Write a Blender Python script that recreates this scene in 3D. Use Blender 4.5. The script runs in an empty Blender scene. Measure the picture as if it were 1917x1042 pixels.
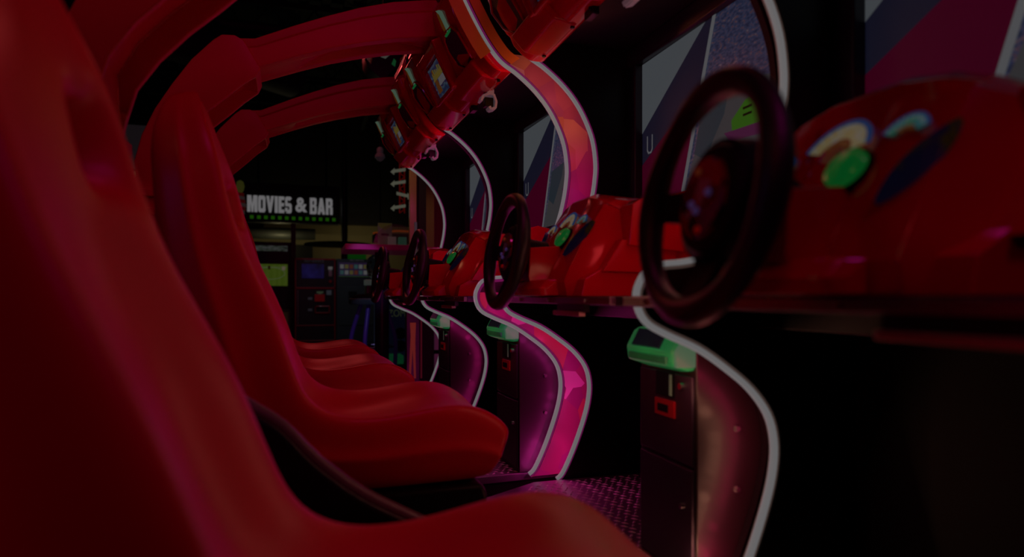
import bpy, bmesh, math, random
from mathutils import Vector, Matrix
random.seed(4)
SC = bpy.context.scene
COL = SC.collection
E = 0.79                       # eye height above the arcade floor

# ---------------------------------------------------------------- camera
cam_d = bpy.data.cameras.new('camera')
cam_d.sensor_width = 36.0
cam_d.lens = 36.0 * 1200 / 1917
cam_d.shift_y = 33.0 / 1917
cam_d.clip_start = 0.02
cam_d.clip_end = 100
cam_d.dof.use_dof = True
cam_d.dof.focus_distance = 2.9
cam_d.dof.aperture_fstop = 1.75
cam = bpy.data.objects.new('camera', cam_d)
COL.objects.link(cam)
cam.location = (0, 0, E)
cam.rotation_euler = (math.radians(90), 0, -math.atan(383 / 1200))
SC.camera = cam
# ---------------------------------------------------------------- world, exposure
w = bpy.data.worlds.new('world')
SC.world = w
w.use_nodes = True
w.node_tree.nodes['Background'].inputs[0].default_value = (0.30, 0.22, 0.28, 1)
w.node_tree.nodes['Background'].inputs[1].default_value = 0.02
SC.view_settings.view_transform = 'Standard'
SC.view_settings.look = 'None'
SC.view_settings.gamma = 1
SC.view_settings.exposure = -2.98
SC.cycles.sample_clamp_indirect = 3.0
SC.cycles.sample_clamp_direct = 12.0
SC.cycles.max_bounces = 6


def lamp(name, kind, loc, col, power, size=0.2, rot=None, size_y=None, spot=None):
    l = bpy.data.lights.new(name, kind)
    l.color = col
    l.energy = power
    if kind == 'AREA':
        l.size = size
        if size_y:
            l.shape = 'RECTANGLE'
            l.size_y = size_y
    else:
        l.shadow_soft_size = size
    if spot:
        l.spot_size = math.radians(spot)
        l.spot_blend = 0.8
    o = bpy.data.objects.new(name, l)
    COL.objects.link(o)
    o.location = loc
    if rot:
        o.rotation_euler = rot
    return o


def aim(o, target):
    d = Vector(target) - o.location
    o.rotation_euler = d.to_track_quat('-Z', 'Y').to_euler()
    return o


# dim hall lamps, plus coloured fill lights and aimed spots added to brighten things
aim(lamp('fill_magenta', 'AREA', (0.35, 0.9, E + 2.6), (1.0, 0.03, 0.34), 32, 0.5), (0.0, 1.5, E))  # added magenta fill that tints the seats
aim(lamp('hall_lamp_warm', 'AREA', (-1.9, 0.6, E + 2.4), (1.0, 0.38, 0.18), 6, 0.25), (0.1, 1.6, E - 0.2))
aim(lamp('fill_red', 'AREA', (-1.0, -1.4, E + 2.3), (1.0, 0.06, 0.07), 20, 0.5), (0.2, 2.0, E - 0.3))  # added red fill for the near sides of the seats
aim(lamp('hall_lamp_row', 'AREA', (0.1, 6.5, E + 2.6), (1.0, 0.10, 0.10), 45, 0.5), (0.1, 3.0, E - 0.3))
aim(lamp('fill_pink', 'AREA', (0.95, -0.25, E + 1.75), (1.0, 0.02, 0.50), 21, 0.3), (-0.15, 0.7, E))  # added fill that turns the nearest seat pinker
aim(lamp('hall_lamp_violet', 'AREA', (-2.6, 0.2, E + 0.9), (0.25, 0.12, 1.0), 7, 0.4), (-0.3, 1.8, E - 0.1))
lamp('bar_lamp', 'POINT', (-0.5, 12.9, E + 1.0), (1.0, 0.85, 0.42), 20, 0.0)
lamp('bar_lamp', 'POINT', (1.0, 12.9, E + 1.0), (1.0, 0.80, 0.40), 26, 0.0)
aim(lamp('kiosk_fill', 'SPOT', (0.2, 8.6, E + 2.2), (0.8, 0.85, 1.0), 190, 0.1, spot=38), (0.5, 11.4, E - 0.2))  # added spot that lifts the dark kiosks
aim(lamp('board_fill', 'SPOT', (0.30, 4.45, E + 1.35), (1.0, 0.62, 0.3), 80, 0.0, spot=50), (0.95, 5.0, E + 0.35))  # added spot that warms the brown boards
aim(lamp('stool_fill', 'SPOT', (0.35, 5.0, E + 0.75), (0.42, 0.36, 1.0), 70, 0.02, spot=26), (0.66, 6.78, E - 0.35))  # added spot that brightens the stool legs


# ---------------------------------------------------------------- materials
MATS = {}


def mat(name, col, rough=0.5, metal=0.0, emi=None, es=0.0, coat=0.0, noise=0.0, nscale=8.0, bump=0.0, bscale=60.0, spec=0.5, trans=0.0, alpha=None):
    if name in MATS:
        return MATS[name]
    m = bpy.data.materials.new(name)
    m.use_nodes = True
    nt = m.node_tree
    b = nt.nodes['Principled BSDF']
    b.inputs['Base Color'].default_value = (*col, 1)
    b.inputs['Roughness'].default_value = rough
    b.inputs['Metallic'].default_value = metal
    b.inputs['Specular IOR Level'].default_value = spec if col != (0.02, 0.02, 0.02) else 0.08
    b.inputs['Coat Weight'].default_value = coat
    b.inputs['Coat Roughness'].default_value = 0.08
    b.inputs['Transmission Weight'].default_value = trans
    if alpha is not None:
        b.inputs['Alpha'].default_value = alpha
    if emi:
        b.inputs['Emission Color'].default_value = (*emi, 1)
        b.inputs['Emission Strength'].default_value = es
    tc = nt.nodes.new('ShaderNodeTexCoord')
    if noise > 0:
        n = nt.nodes.new('ShaderNodeTexNoise')
        n.inputs['Scale'].default_value = nscale
        n.inputs['Detail'].default_value = 4
        nt.links.new(tc.outputs['Object'], n.inputs['Vector'])
        mr = nt.nodes.new('ShaderNodeMapRange')
        mr.inputs['To Min'].default_value = 1 - noise
        mr.inputs['To Max'].default_value = 1 + noise
        nt.links.new(n.outputs['Fac'], mr.inputs['Value'])
        vm = nt.nodes.new('ShaderNodeVectorMath')
        vm.operation = 'SCALE'
        vm.inputs[0].default_value = col
        nt.links.new(mr.outputs[0], vm.inputs['Scale'])
        nt.links.new(vm.outputs[0], b.inputs['Base Color'])
    if bump > 0:
        n2 = nt.nodes.new('ShaderNodeTexNoise')
        n2.inputs['Scale'].default_value = bscale
        nt.links.new(tc.outputs['Object'], n2.inputs['Vector'])
        bp = nt.nodes.new('ShaderNodeBump')
        bp.inputs['Strength'].default_value = bump
        bp.inputs['Distance'].default_value = 0.002
        nt.links.new(n2.outputs['Fac'], bp.inputs['Height'])
        nt.links.new(bp.outputs[0], b.inputs['Normal'])
    MATS[name] = m
    return m


def glow(name, col, s=1.0):
    return mat(name, (0.02, 0.02, 0.02), 0.6, emi=col, es=s)


def ramp_mat(name, tex, scale, stops, emi=0.0, rough=0.4, stretch=(1, 1, 1), coat=0.3):
    """procedural artwork: a texture through a colour ramp, diffuse and/or backlit"""
    if name in MATS:
        return MATS[name]
    m = bpy.data.materials.new(name)
    m.use_nodes = True
    nt = m.node_tree
    b = nt.nodes['Principled BSDF']
    tc = nt.nodes.new('ShaderNodeTexCoord')
    mp = nt.nodes.new('ShaderNodeMapping')
    mp.inputs['Scale'].default_value = stretch
    nt.links.new(tc.outputs['Object'], mp.inputs['Vector'])
    if tex == 'voronoi':
        t = nt.nodes.new('ShaderNodeTexVoronoi')
        t.inputs['Scale'].default_value = scale
        out = t.outputs['Color']
    elif tex == 'wave':
        t = nt.nodes.new('ShaderNodeTexWave')
        t.inputs['Scale'].default_value = scale
        t.inputs['Distortion'].default_value = 4
        out = t.outputs['Fac']
    else:
        t = nt.nodes.new('ShaderNodeTexNoise')
        t.inputs['Scale'].default_value = scale
        t.inputs['Detail'].default_value = 3
        out = t.outputs['Fac']
    nt.links.new(mp.outputs[0], t.inputs['Vector'])
    r = nt.nodes.new('ShaderNodeValToRGB')
    r.color_ramp.interpolation = 'LINEAR' if tex != 'voronoi' else 'CONSTANT'
    el = r.color_ramp.elements
    while len(el) < len(stops):
        el.new(0.5)
    for e_, (p, c) in zip(el, stops):
        e_.position = p
        e_.color = (*c, 1)
    nt.links.new(out, r.inputs['Fac'])
    nt.links.new(r.outputs[0], b.inputs['Base Color'])
    b.inputs['Roughness'].default_value = rough
    b.inputs['Coat Weight'].default_value = coat
    if emi > 0:
        nt.links.new(r.outputs[0], b.inputs['Emission Color'])
        b.inputs['Emission Strength'].default_value = emi
        b.inputs['Base Color'].default_value = (0, 0, 0, 1)
        nt.links.remove(b.inputs['Base Color'].links[0])
    MATS[name] = m
    return m


SEAT = mat('seat_red_plastic', (0.60, 0.003, 0.020), 0.38, noise=0.08, bump=0.15, bscale=160, spec=0.35)
RED = mat('glossy_red_plastic', (0.64, 0.003, 0.018), 0.14, coat=0.6, noise=0.05)
ARCH = mat('arch_red_plastic', (0.56, 0.006, 0.02), 0.42, noise=0.08, bump=0.2, bscale=90, spec=0.35)
BLACK = mat('black_laminate', (0.005, 0.004, 0.005), 0.35, spec=0.25, noise=0.3, bump=0.1, bscale=200)
BLACKG = mat('black_gloss_laminate', (0.022, 0.016, 0.017), 0.38, coat=0.0, noise=0.2)
MATTE = mat('matt_black', (0.003, 0.0028, 0.003), 0.7, spec=0.3, noise=0.3)
RUBBER = mat('wheel_rubber', (0.010, 0.009, 0.011), 0.42, noise=0.2, bump=0.3, bscale=300)
STEEL = mat('dull_steel', (0.35, 0.33, 0.34), 0.35, 1.0, noise=0.2, nscale=30)
TREAD = mat('pale_tread_top', (0.95, 0.90, 0.92), 0.35, 0.3)  # paler than the plate so the lozenges stand out
PLATE = mat('tread_plate_steel', (0.30, 0.26, 0.30), 0.30, 0.8, noise=0.25, nscale=20)
WLED = glow('led_core', (1.0, 0.97, 0.99), 0.98)
PHALO = glow('led_halo', (0.95, 0.05, 0.50), 0.8)  # pink halo of the strip, put into a glowing tube colour
WHALO = glow('led_halo_warm', (0.65, 0.42, 0.36), 0.55)  # same painted halo in a warm tone
GRILL = mat('speaker_cloth', (0.05, 0.015, 0.04), 0.8, bump=0.6, bscale=600)
GREEN = mat('green_backlit_plastic', (0.02, 0.30, 0.08), 0.25, emi=(0.03, 0.46, 0.13), es=1.1, coat=0.4)
GREENW = mat('pale_green_backlit_plastic', (0.03, 0.08, 0.04), 0.25, emi=(0.38, 0.90, 0.50), es=0.80, coat=0.4)


# ---------------------------------------------------------------- mesh builder
class MB:
    def __init__(s):
        s.v = []
        s.f = []
        s.m = []

    def add(s, vs, fs, mi=0):
        o = len(s.v)
        s.v += [tuple(p) for p in vs]
        s.f += [tuple(i + o for i in f) for f in fs]
        s.m += [mi] * len(fs)
        return s

    def box(s, x0, x1, y0, y1, z0, z1, mi=0):
        vs = [(x, y, z) for x in (x0, x1) for y in (y0, y1) for z in (z0, z1)]
        return s.add(vs, [(0, 1, 3, 2), (4, 6, 7, 5), (0, 4, 5, 1), (2, 3, 7, 6), (0, 2, 6, 4), (1, 5, 7, 3)], mi)

    def prism(s, poly, a0, a1, axis='y', mi=0, shift=(0, 0)):
        """poly in the plane across `axis`, extruded from a0 to a1; shift moves the far end"""
        n = len(poly)

        def P(p, a):
            return (p[0], a, p[1]) if axis == 'y' else ((a, p[0], p[1]) if axis == 'x' else (p[0], p[1], a))
        vs = [P(p, a0) for p in poly] + [P((p[0] + shift[0], p[1] + shift[1]), a1) for p in poly]
        fs = [tuple(range(n)), tuple(range(2 * n - 1, n - 1, -1))]
        fs += [(i, i + n, (i + 1) % n + n, (i + 1) % n) for i in range(n)]
        return s.add(vs, fs, mi)

    def loft(s, secs, mi=0, caps=True, closed=True):
        n = len(secs[0])
        vs = [p for sec in secs for p in sec]
        fs = []
        for j in range(len(secs) - 1):
            for i in range(n if closed else n - 1):
                k = (i + 1) % n
                fs.append((j * n + i, j * n + k, (j + 1) * n + k, (j + 1) * n + i))
        if caps and closed:
            fs.append(tuple(range(n - 1, -1, -1)))
            fs.append(tuple(range((len(secs) - 1) * n, len(secs) * n)))
        return s.add(vs, fs, mi)

    def tube(s, path, r, seg=8, mi=0, closed=False):
        P = [Vector(p) for p in path]
        n = len(P)
        secs = []
        up = None
        for i, p in enumerate(P):
            a = P[(i - 1) % n] if (closed or i > 0) else p
            b = P[(i + 1) % n] if (closed or i < n - 1) else p
            t = (b - a).normalized()
            if up is None:
                up = t.orthogonal().normalized()
            up = (up - t * up.dot(t)).normalized()
            q = t.cross(up)
            rr = r[i] if isinstance(r, (list, tuple)) else r
            secs.append([p + (up * math.cos(2 * math.pi * k / seg) + q * math.sin(2 * math.pi * k / seg)) * rr for k in range(seg)])
        if closed:
            secs.append(secs[0])
        return s.loft(secs, mi, caps=not closed)

    def cyl(s, a, b, r0, r1=None, seg=20, mi=0):
        return s.tube([a, b], [r0, r1 if r1 is not None else r0], seg, mi)

    def lathe(s, prof, c=(0, 0, 0), seg=24, mi=0):
        secs = [[(c[0] + r * math.cos(2 * math.pi * k / seg), c[1] + r * math.sin(2 * math.pi * k / seg), c[2] + z) for k in range(seg)] for r, z in prof]
        return s.loft(secs, mi)

    def build(s, name, mats, parent=None, bevel=0, smooth=True, sub=0, ang=40):
        me = bpy.data.meshes.new(name)
        me.from_pydata(s.v, [], s.f)
        if not isinstance(mats, (list, tuple)):
            mats = [mats]
        for m in mats:
            me.materials.append(m)
        for p, i in zip(me.polygons, s.m):
            p.material_index = i
        bm = bmesh.new()
        bm.from_mesh(me)
        bmesh.ops.remove_doubles(bm, verts=bm.verts, dist=1e-6)
        bmesh.ops.recalc_face_normals(bm, faces=bm.faces)
        bm.to_mesh(me)
        bm.free()
        if smooth:
            me.shade_smooth()
        o = bpy.data.objects.new(name, me)
        COL.objects.link(o)
        if parent:
            o.parent = parent
        if bevel:
            b = o.modifiers.new('bevel', 'BEVEL')
            b.width = bevel
            b.segments = 3
            b.limit_method = 'ANGLE'
            b.angle_limit = math.radians(28)
        if sub:
            q = o.modifiers.new('sub', 'SUBSURF')
            q.levels = sub
            q.render_levels = sub
        if smooth and not sub:
            me.set_sharp_from_angle(angle=math.radians(ang))
            if bevel:
                wn = o.modifiers.new('wn', 'WEIGHTED_NORMAL')
                wn.keep_sharp = False
        return o


def empty(name, loc, rz=0, label=None, cat=None, group=None):
    o = bpy.data.objects.new(name, None)
    o.empty_display_size = 0.1
    COL.objects.link(o)
    o.location = loc
    o.rotation_euler = (0, 0, rz)
    tag(o, label, cat, group)
    return o


def tag(o, label=None, cat=None, group=None, kind=None):
    if label:
        o['label'] = label
    if cat:
        o['category'] = cat
    if group:
        o['group'] = group
    if kind:
        o['kind'] = kind
    return o


CACHE = {}


def part(key, fn, parent, label=None):
    """first call builds the part, later calls copy the object with its mesh"""
    if key in CACHE:
        o = CACHE[key].copy()
        COL.objects.link(o)
        o.parent = parent
    else:
        o = fn(parent)
        CACHE[key] = o
    if label:
        o['label'] = label
    return o


def text(name, body, loc, size, m, parent, rot=(math.pi / 2, 0, 0), ext=0.01, sx=1.0, bold=0.0, align='CENTER'):
    c = bpy.data.curves.new(name, 'FONT')
    c.body = body
    c.size = size
    c.extrude = ext
    c.offset = bold
    c.align_x = align
    c.align_y = 'CENTER'
    o = bpy.data.objects.new(name, c)
    COL.objects.link(o)
    dg = bpy.context.evaluated_depsgraph_get()
    me = bpy.data.meshes.new_from_object(o.evaluated_get(dg))
    bpy.data.objects.remove(o)
    me.materials.clear()
    me.materials.append(m)
    o = bpy.data.objects.new(name, me)
    COL.objects.link(o)
    o.location = loc
    o.rotation_euler = rot
    o.scale = (sx, 1, 1)
    if parent:
        o.parent = parent
    return o


def catmull(pts, n=4):
    out = []
    P = [Vector(p) for p in pts]
    for i in range(len(P) - 1):
        a = P[max(i - 1, 0)]
        b, c = P[i], P[i + 1]
        d = P[min(i + 2, len(P) - 1)]
        for k in range(n):
            t = k / n
            out.append(0.5 * ((2 * b) + (-a + c) * t + (2 * a - 5 * b + 4 * c - d) * t * t + (-a + 3 * b - 3 * c + d) * t ** 3))
    out.append(P[-1])
    return out


# ---------------------------------------------------------------- the room
def struct(name, mb, m, **k):
    o = mb.build(name, m, None, **k)
    o['kind'] = 'structure'
    return o


FLOORM = mat('dark_carpet', (0.03, 0.03, 0.035), 0.75, noise=0.4, nscale=40)
struct('floor', MB().box(-8, 10, -4, 16, -0.1, 0), FLOORM)
DARKW = mat('dark_painted_wall', (0.010, 0.009, 0.012), 0.8, noise=0.3)
BEIGE = mat('beige_painted_wall', (0.30, 0.26, 0.14), 0.75, noise=0.15, nscale=3)
struct('wall_back', MB().box(-8, 10, 14, 14.2, 0, 5.2), BEIGE)
struct('wall_left', MB().box(-8.2, -8, -4, 14.2, 0, 5.2), DARKW)
struct('wall_right', MB().box(10, 10.2, -4, 14.2, 0, 5.2), DARKW)
struct('wall_front', MB().box(-8, 10, -4.2, -4, 0, 5.2), DARKW)
cm = MB().box(-8, 10, -4, 14, 5.0, 5.2)
for i in range(60):                                     # ribs of the steel deck
    x = -7.9 + i * 0.3
    cm.box(x, x + 0.12, -4, 14, 4.94, 5.0)
struct('ceiling', cm, mat('dark_deck', (0.02, 0.022, 0.025), 0.6, noise=0.3), smooth=False)
TRUSS = mat('dark_truss_paint', (0.035, 0.04, 0.045), 0.6, noise=0.2)
n_tr = 0
for yy in (4.5, 6.2, 7.9, 9.6, 11.3, 12.9):             # bar joists carrying the deck
    t = MB()
    t.box(-8, 10, yy - 0.03, yy + 0.03, 4.86, 4.94)
    t.box(-8, 10, yy - 0.03, yy + 0.03, 4.42, 4.48)
    x = -8
    while x < 10:
        t.cyl((x, yy, 4.47), (x + 0.3, yy, 4.87), 0.014, seg=6)
        t.cyl((x + 0.3, yy, 4.87), (x + 0.6, yy, 4.47), 0.014, seg=6)
        x += 0.6
    n_tr += 1
    struct('trim_%d' % n_tr, t, TRUSS)
t = MB()
for (x0, z0) in ((-1.8, 4.2), (1.1, 4.3)):
    t.cyl((x0, 3, z0), (x0, 14, z0), 0.05, seg=12)
t.cyl((-7, 8.6, 4.15), (9, 8.6, 4.15), 0.06, seg=12)
struct('trim_7', t, TRUSS)
# a round duct hung under the deck
t = MB()
t.cyl((-5, 5.6, 3.9), (-0.2, 9.5, 3.9), 0.32, seg=24)
struct('trim_8', t, mat('duct_paint', (0.04, 0.05, 0.07), 0.6, noise=0.2))

# ---------------------------------------------------------------- racing machine: shared profile of the side panels (x, z from eye height)
UP = [(0.605, 1.16), (0.640, 1.09), (0.692, 1.0), (0.735, 0.94), (0.775, 0.900), (0.83, 0.868), (0.90, 0.815), (0.96, 0.752), (1.005, 0.68),
      (1.037, 0.60), (1.05, 0.51), (1.046, 0.44), (1.035, 0.375), (1.015, 0.30), (0.98, 0.21), (0.93, 0.13), (0.86, 0.082), (0.78, 0.062), (0.705, 0.052)]
LO = [(0.678, 0.022), (0.673, -0.01), (0.690, -0.045), (0.735, -0.070), (0.815, -0.104), (0.888, -0.150), (0.955, -0.202), (1.003, -0.262),
      (1.022, -0.325), (1.020, -0.392), (1.0, -0.472), (0.957, -0.585), (0.912, -0.675), (0.885, -0.700)]
PROF = [tuple(p) for p in catmull([(a, b + E, 0) for a, b in UP + LO], 4)]
PROF = [(p[0], p[1]) for p in PROF]
GB = E - 0.69                                                # top of the machine's platform


def side_panel_mb(y0, y1):
    poly = PROF + [(1.34, GB), (1.34, E + 1.36), (0.605, E + 1.36)]
    return MB().prism(poly, y0, y1)


def led_path(y, off=0.0, z_top=9, sub=1):
    out = []
    for i in range(0, len(PROF)):
        x, z = PROF[i]
        if z > z_top:
            continue
        a = PROF[max(i - 1, 0)]
        b = PROF[min(i + 1, len(PROF) - 1)]
        tx, tz = b[0] - a[0], b[1] - a[1]
        L = math.hypot(tx, tz) or 1
        out.append((x + tz / L * off, y, z - tx / L * off))      # normal towards the player
    return out


def offset_ribbon(mb, o0, o1, y, z0, z1, mi=0):
    a = [p for p in led_path(y, o0) if z0 <= p[2] <= z1]
    b = [p for p in led_path(y, o1) if z0 <= p[2] <= z1]
    n = min(len(a), len(b))
    sec = [[a[i], b[i], (b[i][0], y + 0.003, b[i][2]), (a[i][0], y + 0.003, a[i][2])] for i in range(n)]
    mb.loft(sec, mi)
    return mb


def strip_lights(parent, y, z_top, power, colour, off=0.035, step=0.04):
    """the LEDs themselves: tiny lamps sitting just off the strip, colour may depend on the height"""
    pts = led_path(y, off, z_top)
    acc = 0.0
    last = Vector(pts[0])
    for p in pts:
        v = Vector(p)
        while True:
            L = (v - last).length
            if acc + L < step:
                acc += L
                last = v
                break
            last = last + (v - last) * ((step - acc) / L)
            acc = 0.0
            if E + 0.16 < last.z < E + 0.28:
                continue
            l = lamp('led_lamp', 'POINT', last, colour(last.z), power * (1.8 if E + 0.72 < last.z < E + 0.95 else (3.4 if last.z < E - 0.58 else 1.0)), 0.0)
            l.parent = parent


def gauge_frame(c, n):
    n = Vector(n).normalized()
    v = Vector((0, 1, 0))
    v = (v - n * v.dot(n)).normalized()
    u = v.cross(n).normalized()
    if u.z < 0:
        u = -u
    return Vector(c), v, u, n


def arc_ring(mb, fr, r0, r1, a0, a1, h=0.002, seg=20, mi=0, sx=1.0):
    c, v, u, n = fr
    secs = []
    for i in range(seg + 1):
        a = a0 + (a1 - a0) * i / seg
        d = -v * math.cos(a) * sx + u * math.sin(a)
        secs.append([c + d * r0, c + d * r1, c + d * r1 + n * h, c + d * r0 + n * h])
    mb.loft(secs, mi)


def dash_mb():
    m = MB()

    def sec(y, dx, top, inner):
        if inner:
            base = [(0.598, 0.0), (0.578, 0.055), (0.584, 0.138), (0.69, 0.146), (0.708, 0.16)]
        else:
            base = [(0.640, 0.0), (0.632, 0.040), (0.648, 0.080), (0.668, 0.115), (0.690, 0.16)]
        base += [(0.752, 0.255), (0.765, top - 0.012), (0.79, top), (0.90, top - 0.005), (1.0, top - 0.03), (1.0, 0.0)]
        return [(x + dx * (1 if x < 0.9 else 0), y, E + min(z, top)) for x, z in base]
    st = [(-0.228, 0.13, 0.19, 0), (-0.200, 0.065, 0.232, 0), (-0.165, 0.012, 0.270, 0), (-0.12, 0.0, 0.288, 0), (-0.068, 0.0, 0.298, 0), (-0.060, 0.0, 0.300, 1), (0.060, 0.0, 0.300, 1),
          (0.068, 0.0, 0.298, 0), (0.12, 0.0, 0.288, 0), (0.165, 0.012, 0.270, 0), (0.200, 0.065, 0.232, 0), (0.228, 0.13, 0.19, 0)]
    m.loft([sec(*a) for a in st])
    for s in (-1, 1):
        # stepped side blocks
        m.prism([(0.79, E + .135), (0.80, E + .245), (0.83, E + .262), (0.985, E + .255), (0.99, E + .19), (0.955, E + .12)], s * 0.19, s * 0.262)
        m.prism([(0.72, E + .065), (0.775, E + .15), (0.955, E + .15), (0.93, E + .075), (0.90, E + .062)], s * 0.18, s * 0.248)
        m.prism([(0.665, E + .0), (0.675, E + .045), (0.745, E + .085), (0.90, E + .085), (0.86, E + .0)], s * 0.17, s * 0.235)
    # rear shoulder that runs back to the screen
    m.prism([(0.95, E + .17), (0.95, E + .285), (1.0, E + .30), (1.12, E + .275), (1.16, E + .18)], -0.30, 0.30)
    m.prism([(0.86, E + .0), (0.90, E + .17), (1.16, E + .17), (1.16, E + .0)], -0.24, 0.24)
    # scooped tray under the wheel boss
    secs = []
    for i in range(9):
        a = math.pi * i / 8
        y = -0.13 * math.cos(a)
        x = 0.615 - 0.055 * math.sin(a)
        secs.append([(0.70, y, E + 0.002), (x, y, E + 0.002), (x - 0.006, y, E + 0.022), (x + 0.02, y, E + 0.045), (0.70, y, E + 0.06)])
    m.loft(secs)
    return m


WHC = Vector((0.52, 0, E + 0.129))
TILT = math.radians(9)
WA = Vector((-math.cos(TILT), 0, math.sin(TILT)))            # wheel axis towards the player
WU = Vector((math.sin(TILT), 0, math.cos(TILT)))
WV = Vector((0, 1, 0))


def wheel_pt(r, a, h=0.0):
    return WHC + WV * (r * math.cos(a)) + WU * (r * math.sin(a)) + WA * h


def build_wheel(parent):
    m = MB()
    R = 0.152
    secs = []
    for i in range(48):
        a = 2 * math.pi * i / 48
        rad = WV * math.cos(a) + WU * math.sin(a)
        thick = 0.0180 + 0.002 * math.cos(4 * a)
        secs.append([WHC + rad * (R + thick * math.cos(b)) + WA * (thick * 1.05 * math.sin(b)) for b in [2 * math.pi * j / 14 for j in range(14)]])
    secs.append(secs[0])
    m.loft(secs, caps=False)
    w_ = m.build('steering_wheel', RUBBER, parent)
    s = MB()
    for a0 in (math.radians(2), math.radians(178), math.radians(270)):
        wv = 0.030 if a0 > 4 else 0.024
        d = WV * math.cos(a0) + WU * math.sin(a0)
        t_ = WV * -math.sin(a0) + WU * math.cos(a0)
        pts = []
        for r, ww, h in ((0.05, wv * 1.5, -0.028), (0.09, wv, -0.02), (0.125, wv * 0.9, -0.008), (0.148, wv * 1.1, 0.0)):
            c = WHC + d * r + WA * h
            pts.append([c - t_ * ww + WA * 0.005, c + t_ * ww + WA * 0.005, c + t_ * ww - WA * 0.007, c - t_ * ww - WA * 0.007])
        s.loft(pts)
    s.build('spoke_plate', MATTE, w_, bevel=0.002)
    h = MB()
    h.cyl(WHC - WA * 0.045, WHC - WA * 0.012, 0.088, 0.082, 32)
    h.cyl(WHC - WA * 0.012, WHC - WA * 0.002, 0.082, 0.066, 32)
    h.cyl(WHC - WA * 0.12, WHC - WA * 0.045, 0.05, 0.05, 24)
    hb = h.build('hub', MATTE, w_, bevel=0.002)
    b = MB()
    b.cyl(WHC - WA * 0.002, WHC + WA * 0.004, 0.056, 0.054, 32)
    bd = b.build('hub_badge', ramp_mat('badge_art', 'voronoi', 38,
                 [(0.0, (0.012, 0.006, 0.02)), (0.42, (0.35, 0.01, 0.02)), (0.62, (0.12, 0.10, 0.30)), (0.72, (0.30, 0.01, 0.03)), (0.86, (0.4, 0.4, 0.5))], rough=0.15, coat=0.8), w_)
    SM = [mat('amber_stud', (0.8, 0.4, 0.1), 0.2, coat=1, emi=(0.8, 0.4, 0.1), es=0.12), mat('blue_stud', (0.3, 0.4, 1.0), 0.2, coat=1, emi=(0.2, 0.25, 0.9), es=0.3), mat('red_stud', (0.9, 0.02, 0.01), 0.2, coat=1, emi=(0.9, 0.02, 0.01), es=0.3)]
    for a, r, q in ((1.2, 0.040, 0), (-0.3, 0.022, 1), (-1.7, 0.044, 2), (2.9, 0.02, 1), (-1.2, 0.018, 1)):
        p = wheel_pt(r, a, 0.003)
        MB().cyl(p, p + WA * 0.005, 0.0065, 0.004, 12).build('badge_stud', SM[q], w_)
    return w_


def screen_mats():
    g = lambda n, c, s: glow(n, c, s)
    crowd = ramp_mat('screen_crowd', 'noise', 55, [(0.0, (0.02, 0.03, 0.08)), (0.40, (0.08, 0.10, 0.24)), (0.56, (0.16, 0.2, 0.42)), (0.63, (0.35, 0.14, 0.16)), (0.70, (0.4, 0.42, 0.6))], emi=0.9, stretch=(1, 1, 2.2))
    return [g('screen_off_black', (0.0, 0.0, 0.0), 0), g('screen_grey', (0.62, 0.70, 0.78), 0.55), g('screen_navy', (0.045, 0.05, 0.12), 0.8),
            g('screen_crimson', (0.45, 0.002, 0.10), 0.5), g('screen_white', (0.85, 0.88, 0.95), 0.6), crowd,
            g('screen_road', (0.45, 0.46, 0.5), 0.42), g('screen_lime', (0.18, 0.75, 0.05), 0.6), g('screen_teal', (0.15, 0.26, 0.34), 0.5),
            g('screen_pink', (0.55, 0.10, 0.40), 0.5)]


def build_screen(parent):
    m = MB()
    X = 1.205
    y0, y1, z0, z1 = -0.47, 0.41, E + 0.33, E + 0.885          # y1 = player's left
    m.box(X, X + 0.03, y0, y1, z0, z1, 0)

    def quad(ps, mi, lay):
        x = X - 0.0008 * lay
        m.add([(x, p[0], E + p[1]) for p in ps], [tuple(range(len(ps)))], mi)
    quad([(0.41, 0.33), (0.41, 0.885), (-0.47, 0.885), (-0.47, 0.33)], 2, 1)
    quad([(0.41, 0.62), (0.41, 0.885), (0.0, 0.885)], 1, 2)                     # pale triangle
    quad([(0.41, 0.50), (-0.03, 0.715), (0.12, 0.33), (0.41, 0.33)], 3, 2)       # crimson
    quad([(-0.05, 0.885), (0.13, 0.33), (-0.47, 0.33), (-0.47, 0.885)], 5, 3)      # crowd picture
    quad([(-0.005, 0.60), (0.13, 0.33), (-0.47, 0.33), (-0.47, 0.58), (-0.25, 0.63)], 6, 4)   # grey road
    quad([(0.02, 0.60), (0.06, 0.47), (0.0, 0.44), (-0.10, 0.56), (-0.12, 0.62)], 8, 5)
    quad([(-0.135, 0.53), (-0.14, 0.485), (-0.34, 0.465), (-0.36, 0.55), (-0.28, 0.585), (-0.20, 0.575)], 7, 5)    # lime car
    quad([(-0.19, 0.555), (-0.19, 0.548), (-0.23, 0.548), (-0.23, 0.555)], 0, 6)
    quad([(-0.19, 0.535), (-0.19, 0.528), (-0.23, 0.528), (-0.23, 0.535)], 0, 6)
    quad([(-0.10, 0.50), (-0.13, 0.47), (-0.40, 0.45), (-0.40, 0.49)], 9, 6)
    quad([(-0.042, 0.885), (0.145, 0.33), (0.125, 0.33), (-0.062, 0.885)], 4, 7)    # slim white divider
    return m.build('screen', screen_mats(), parent, smooth=False)


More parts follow.
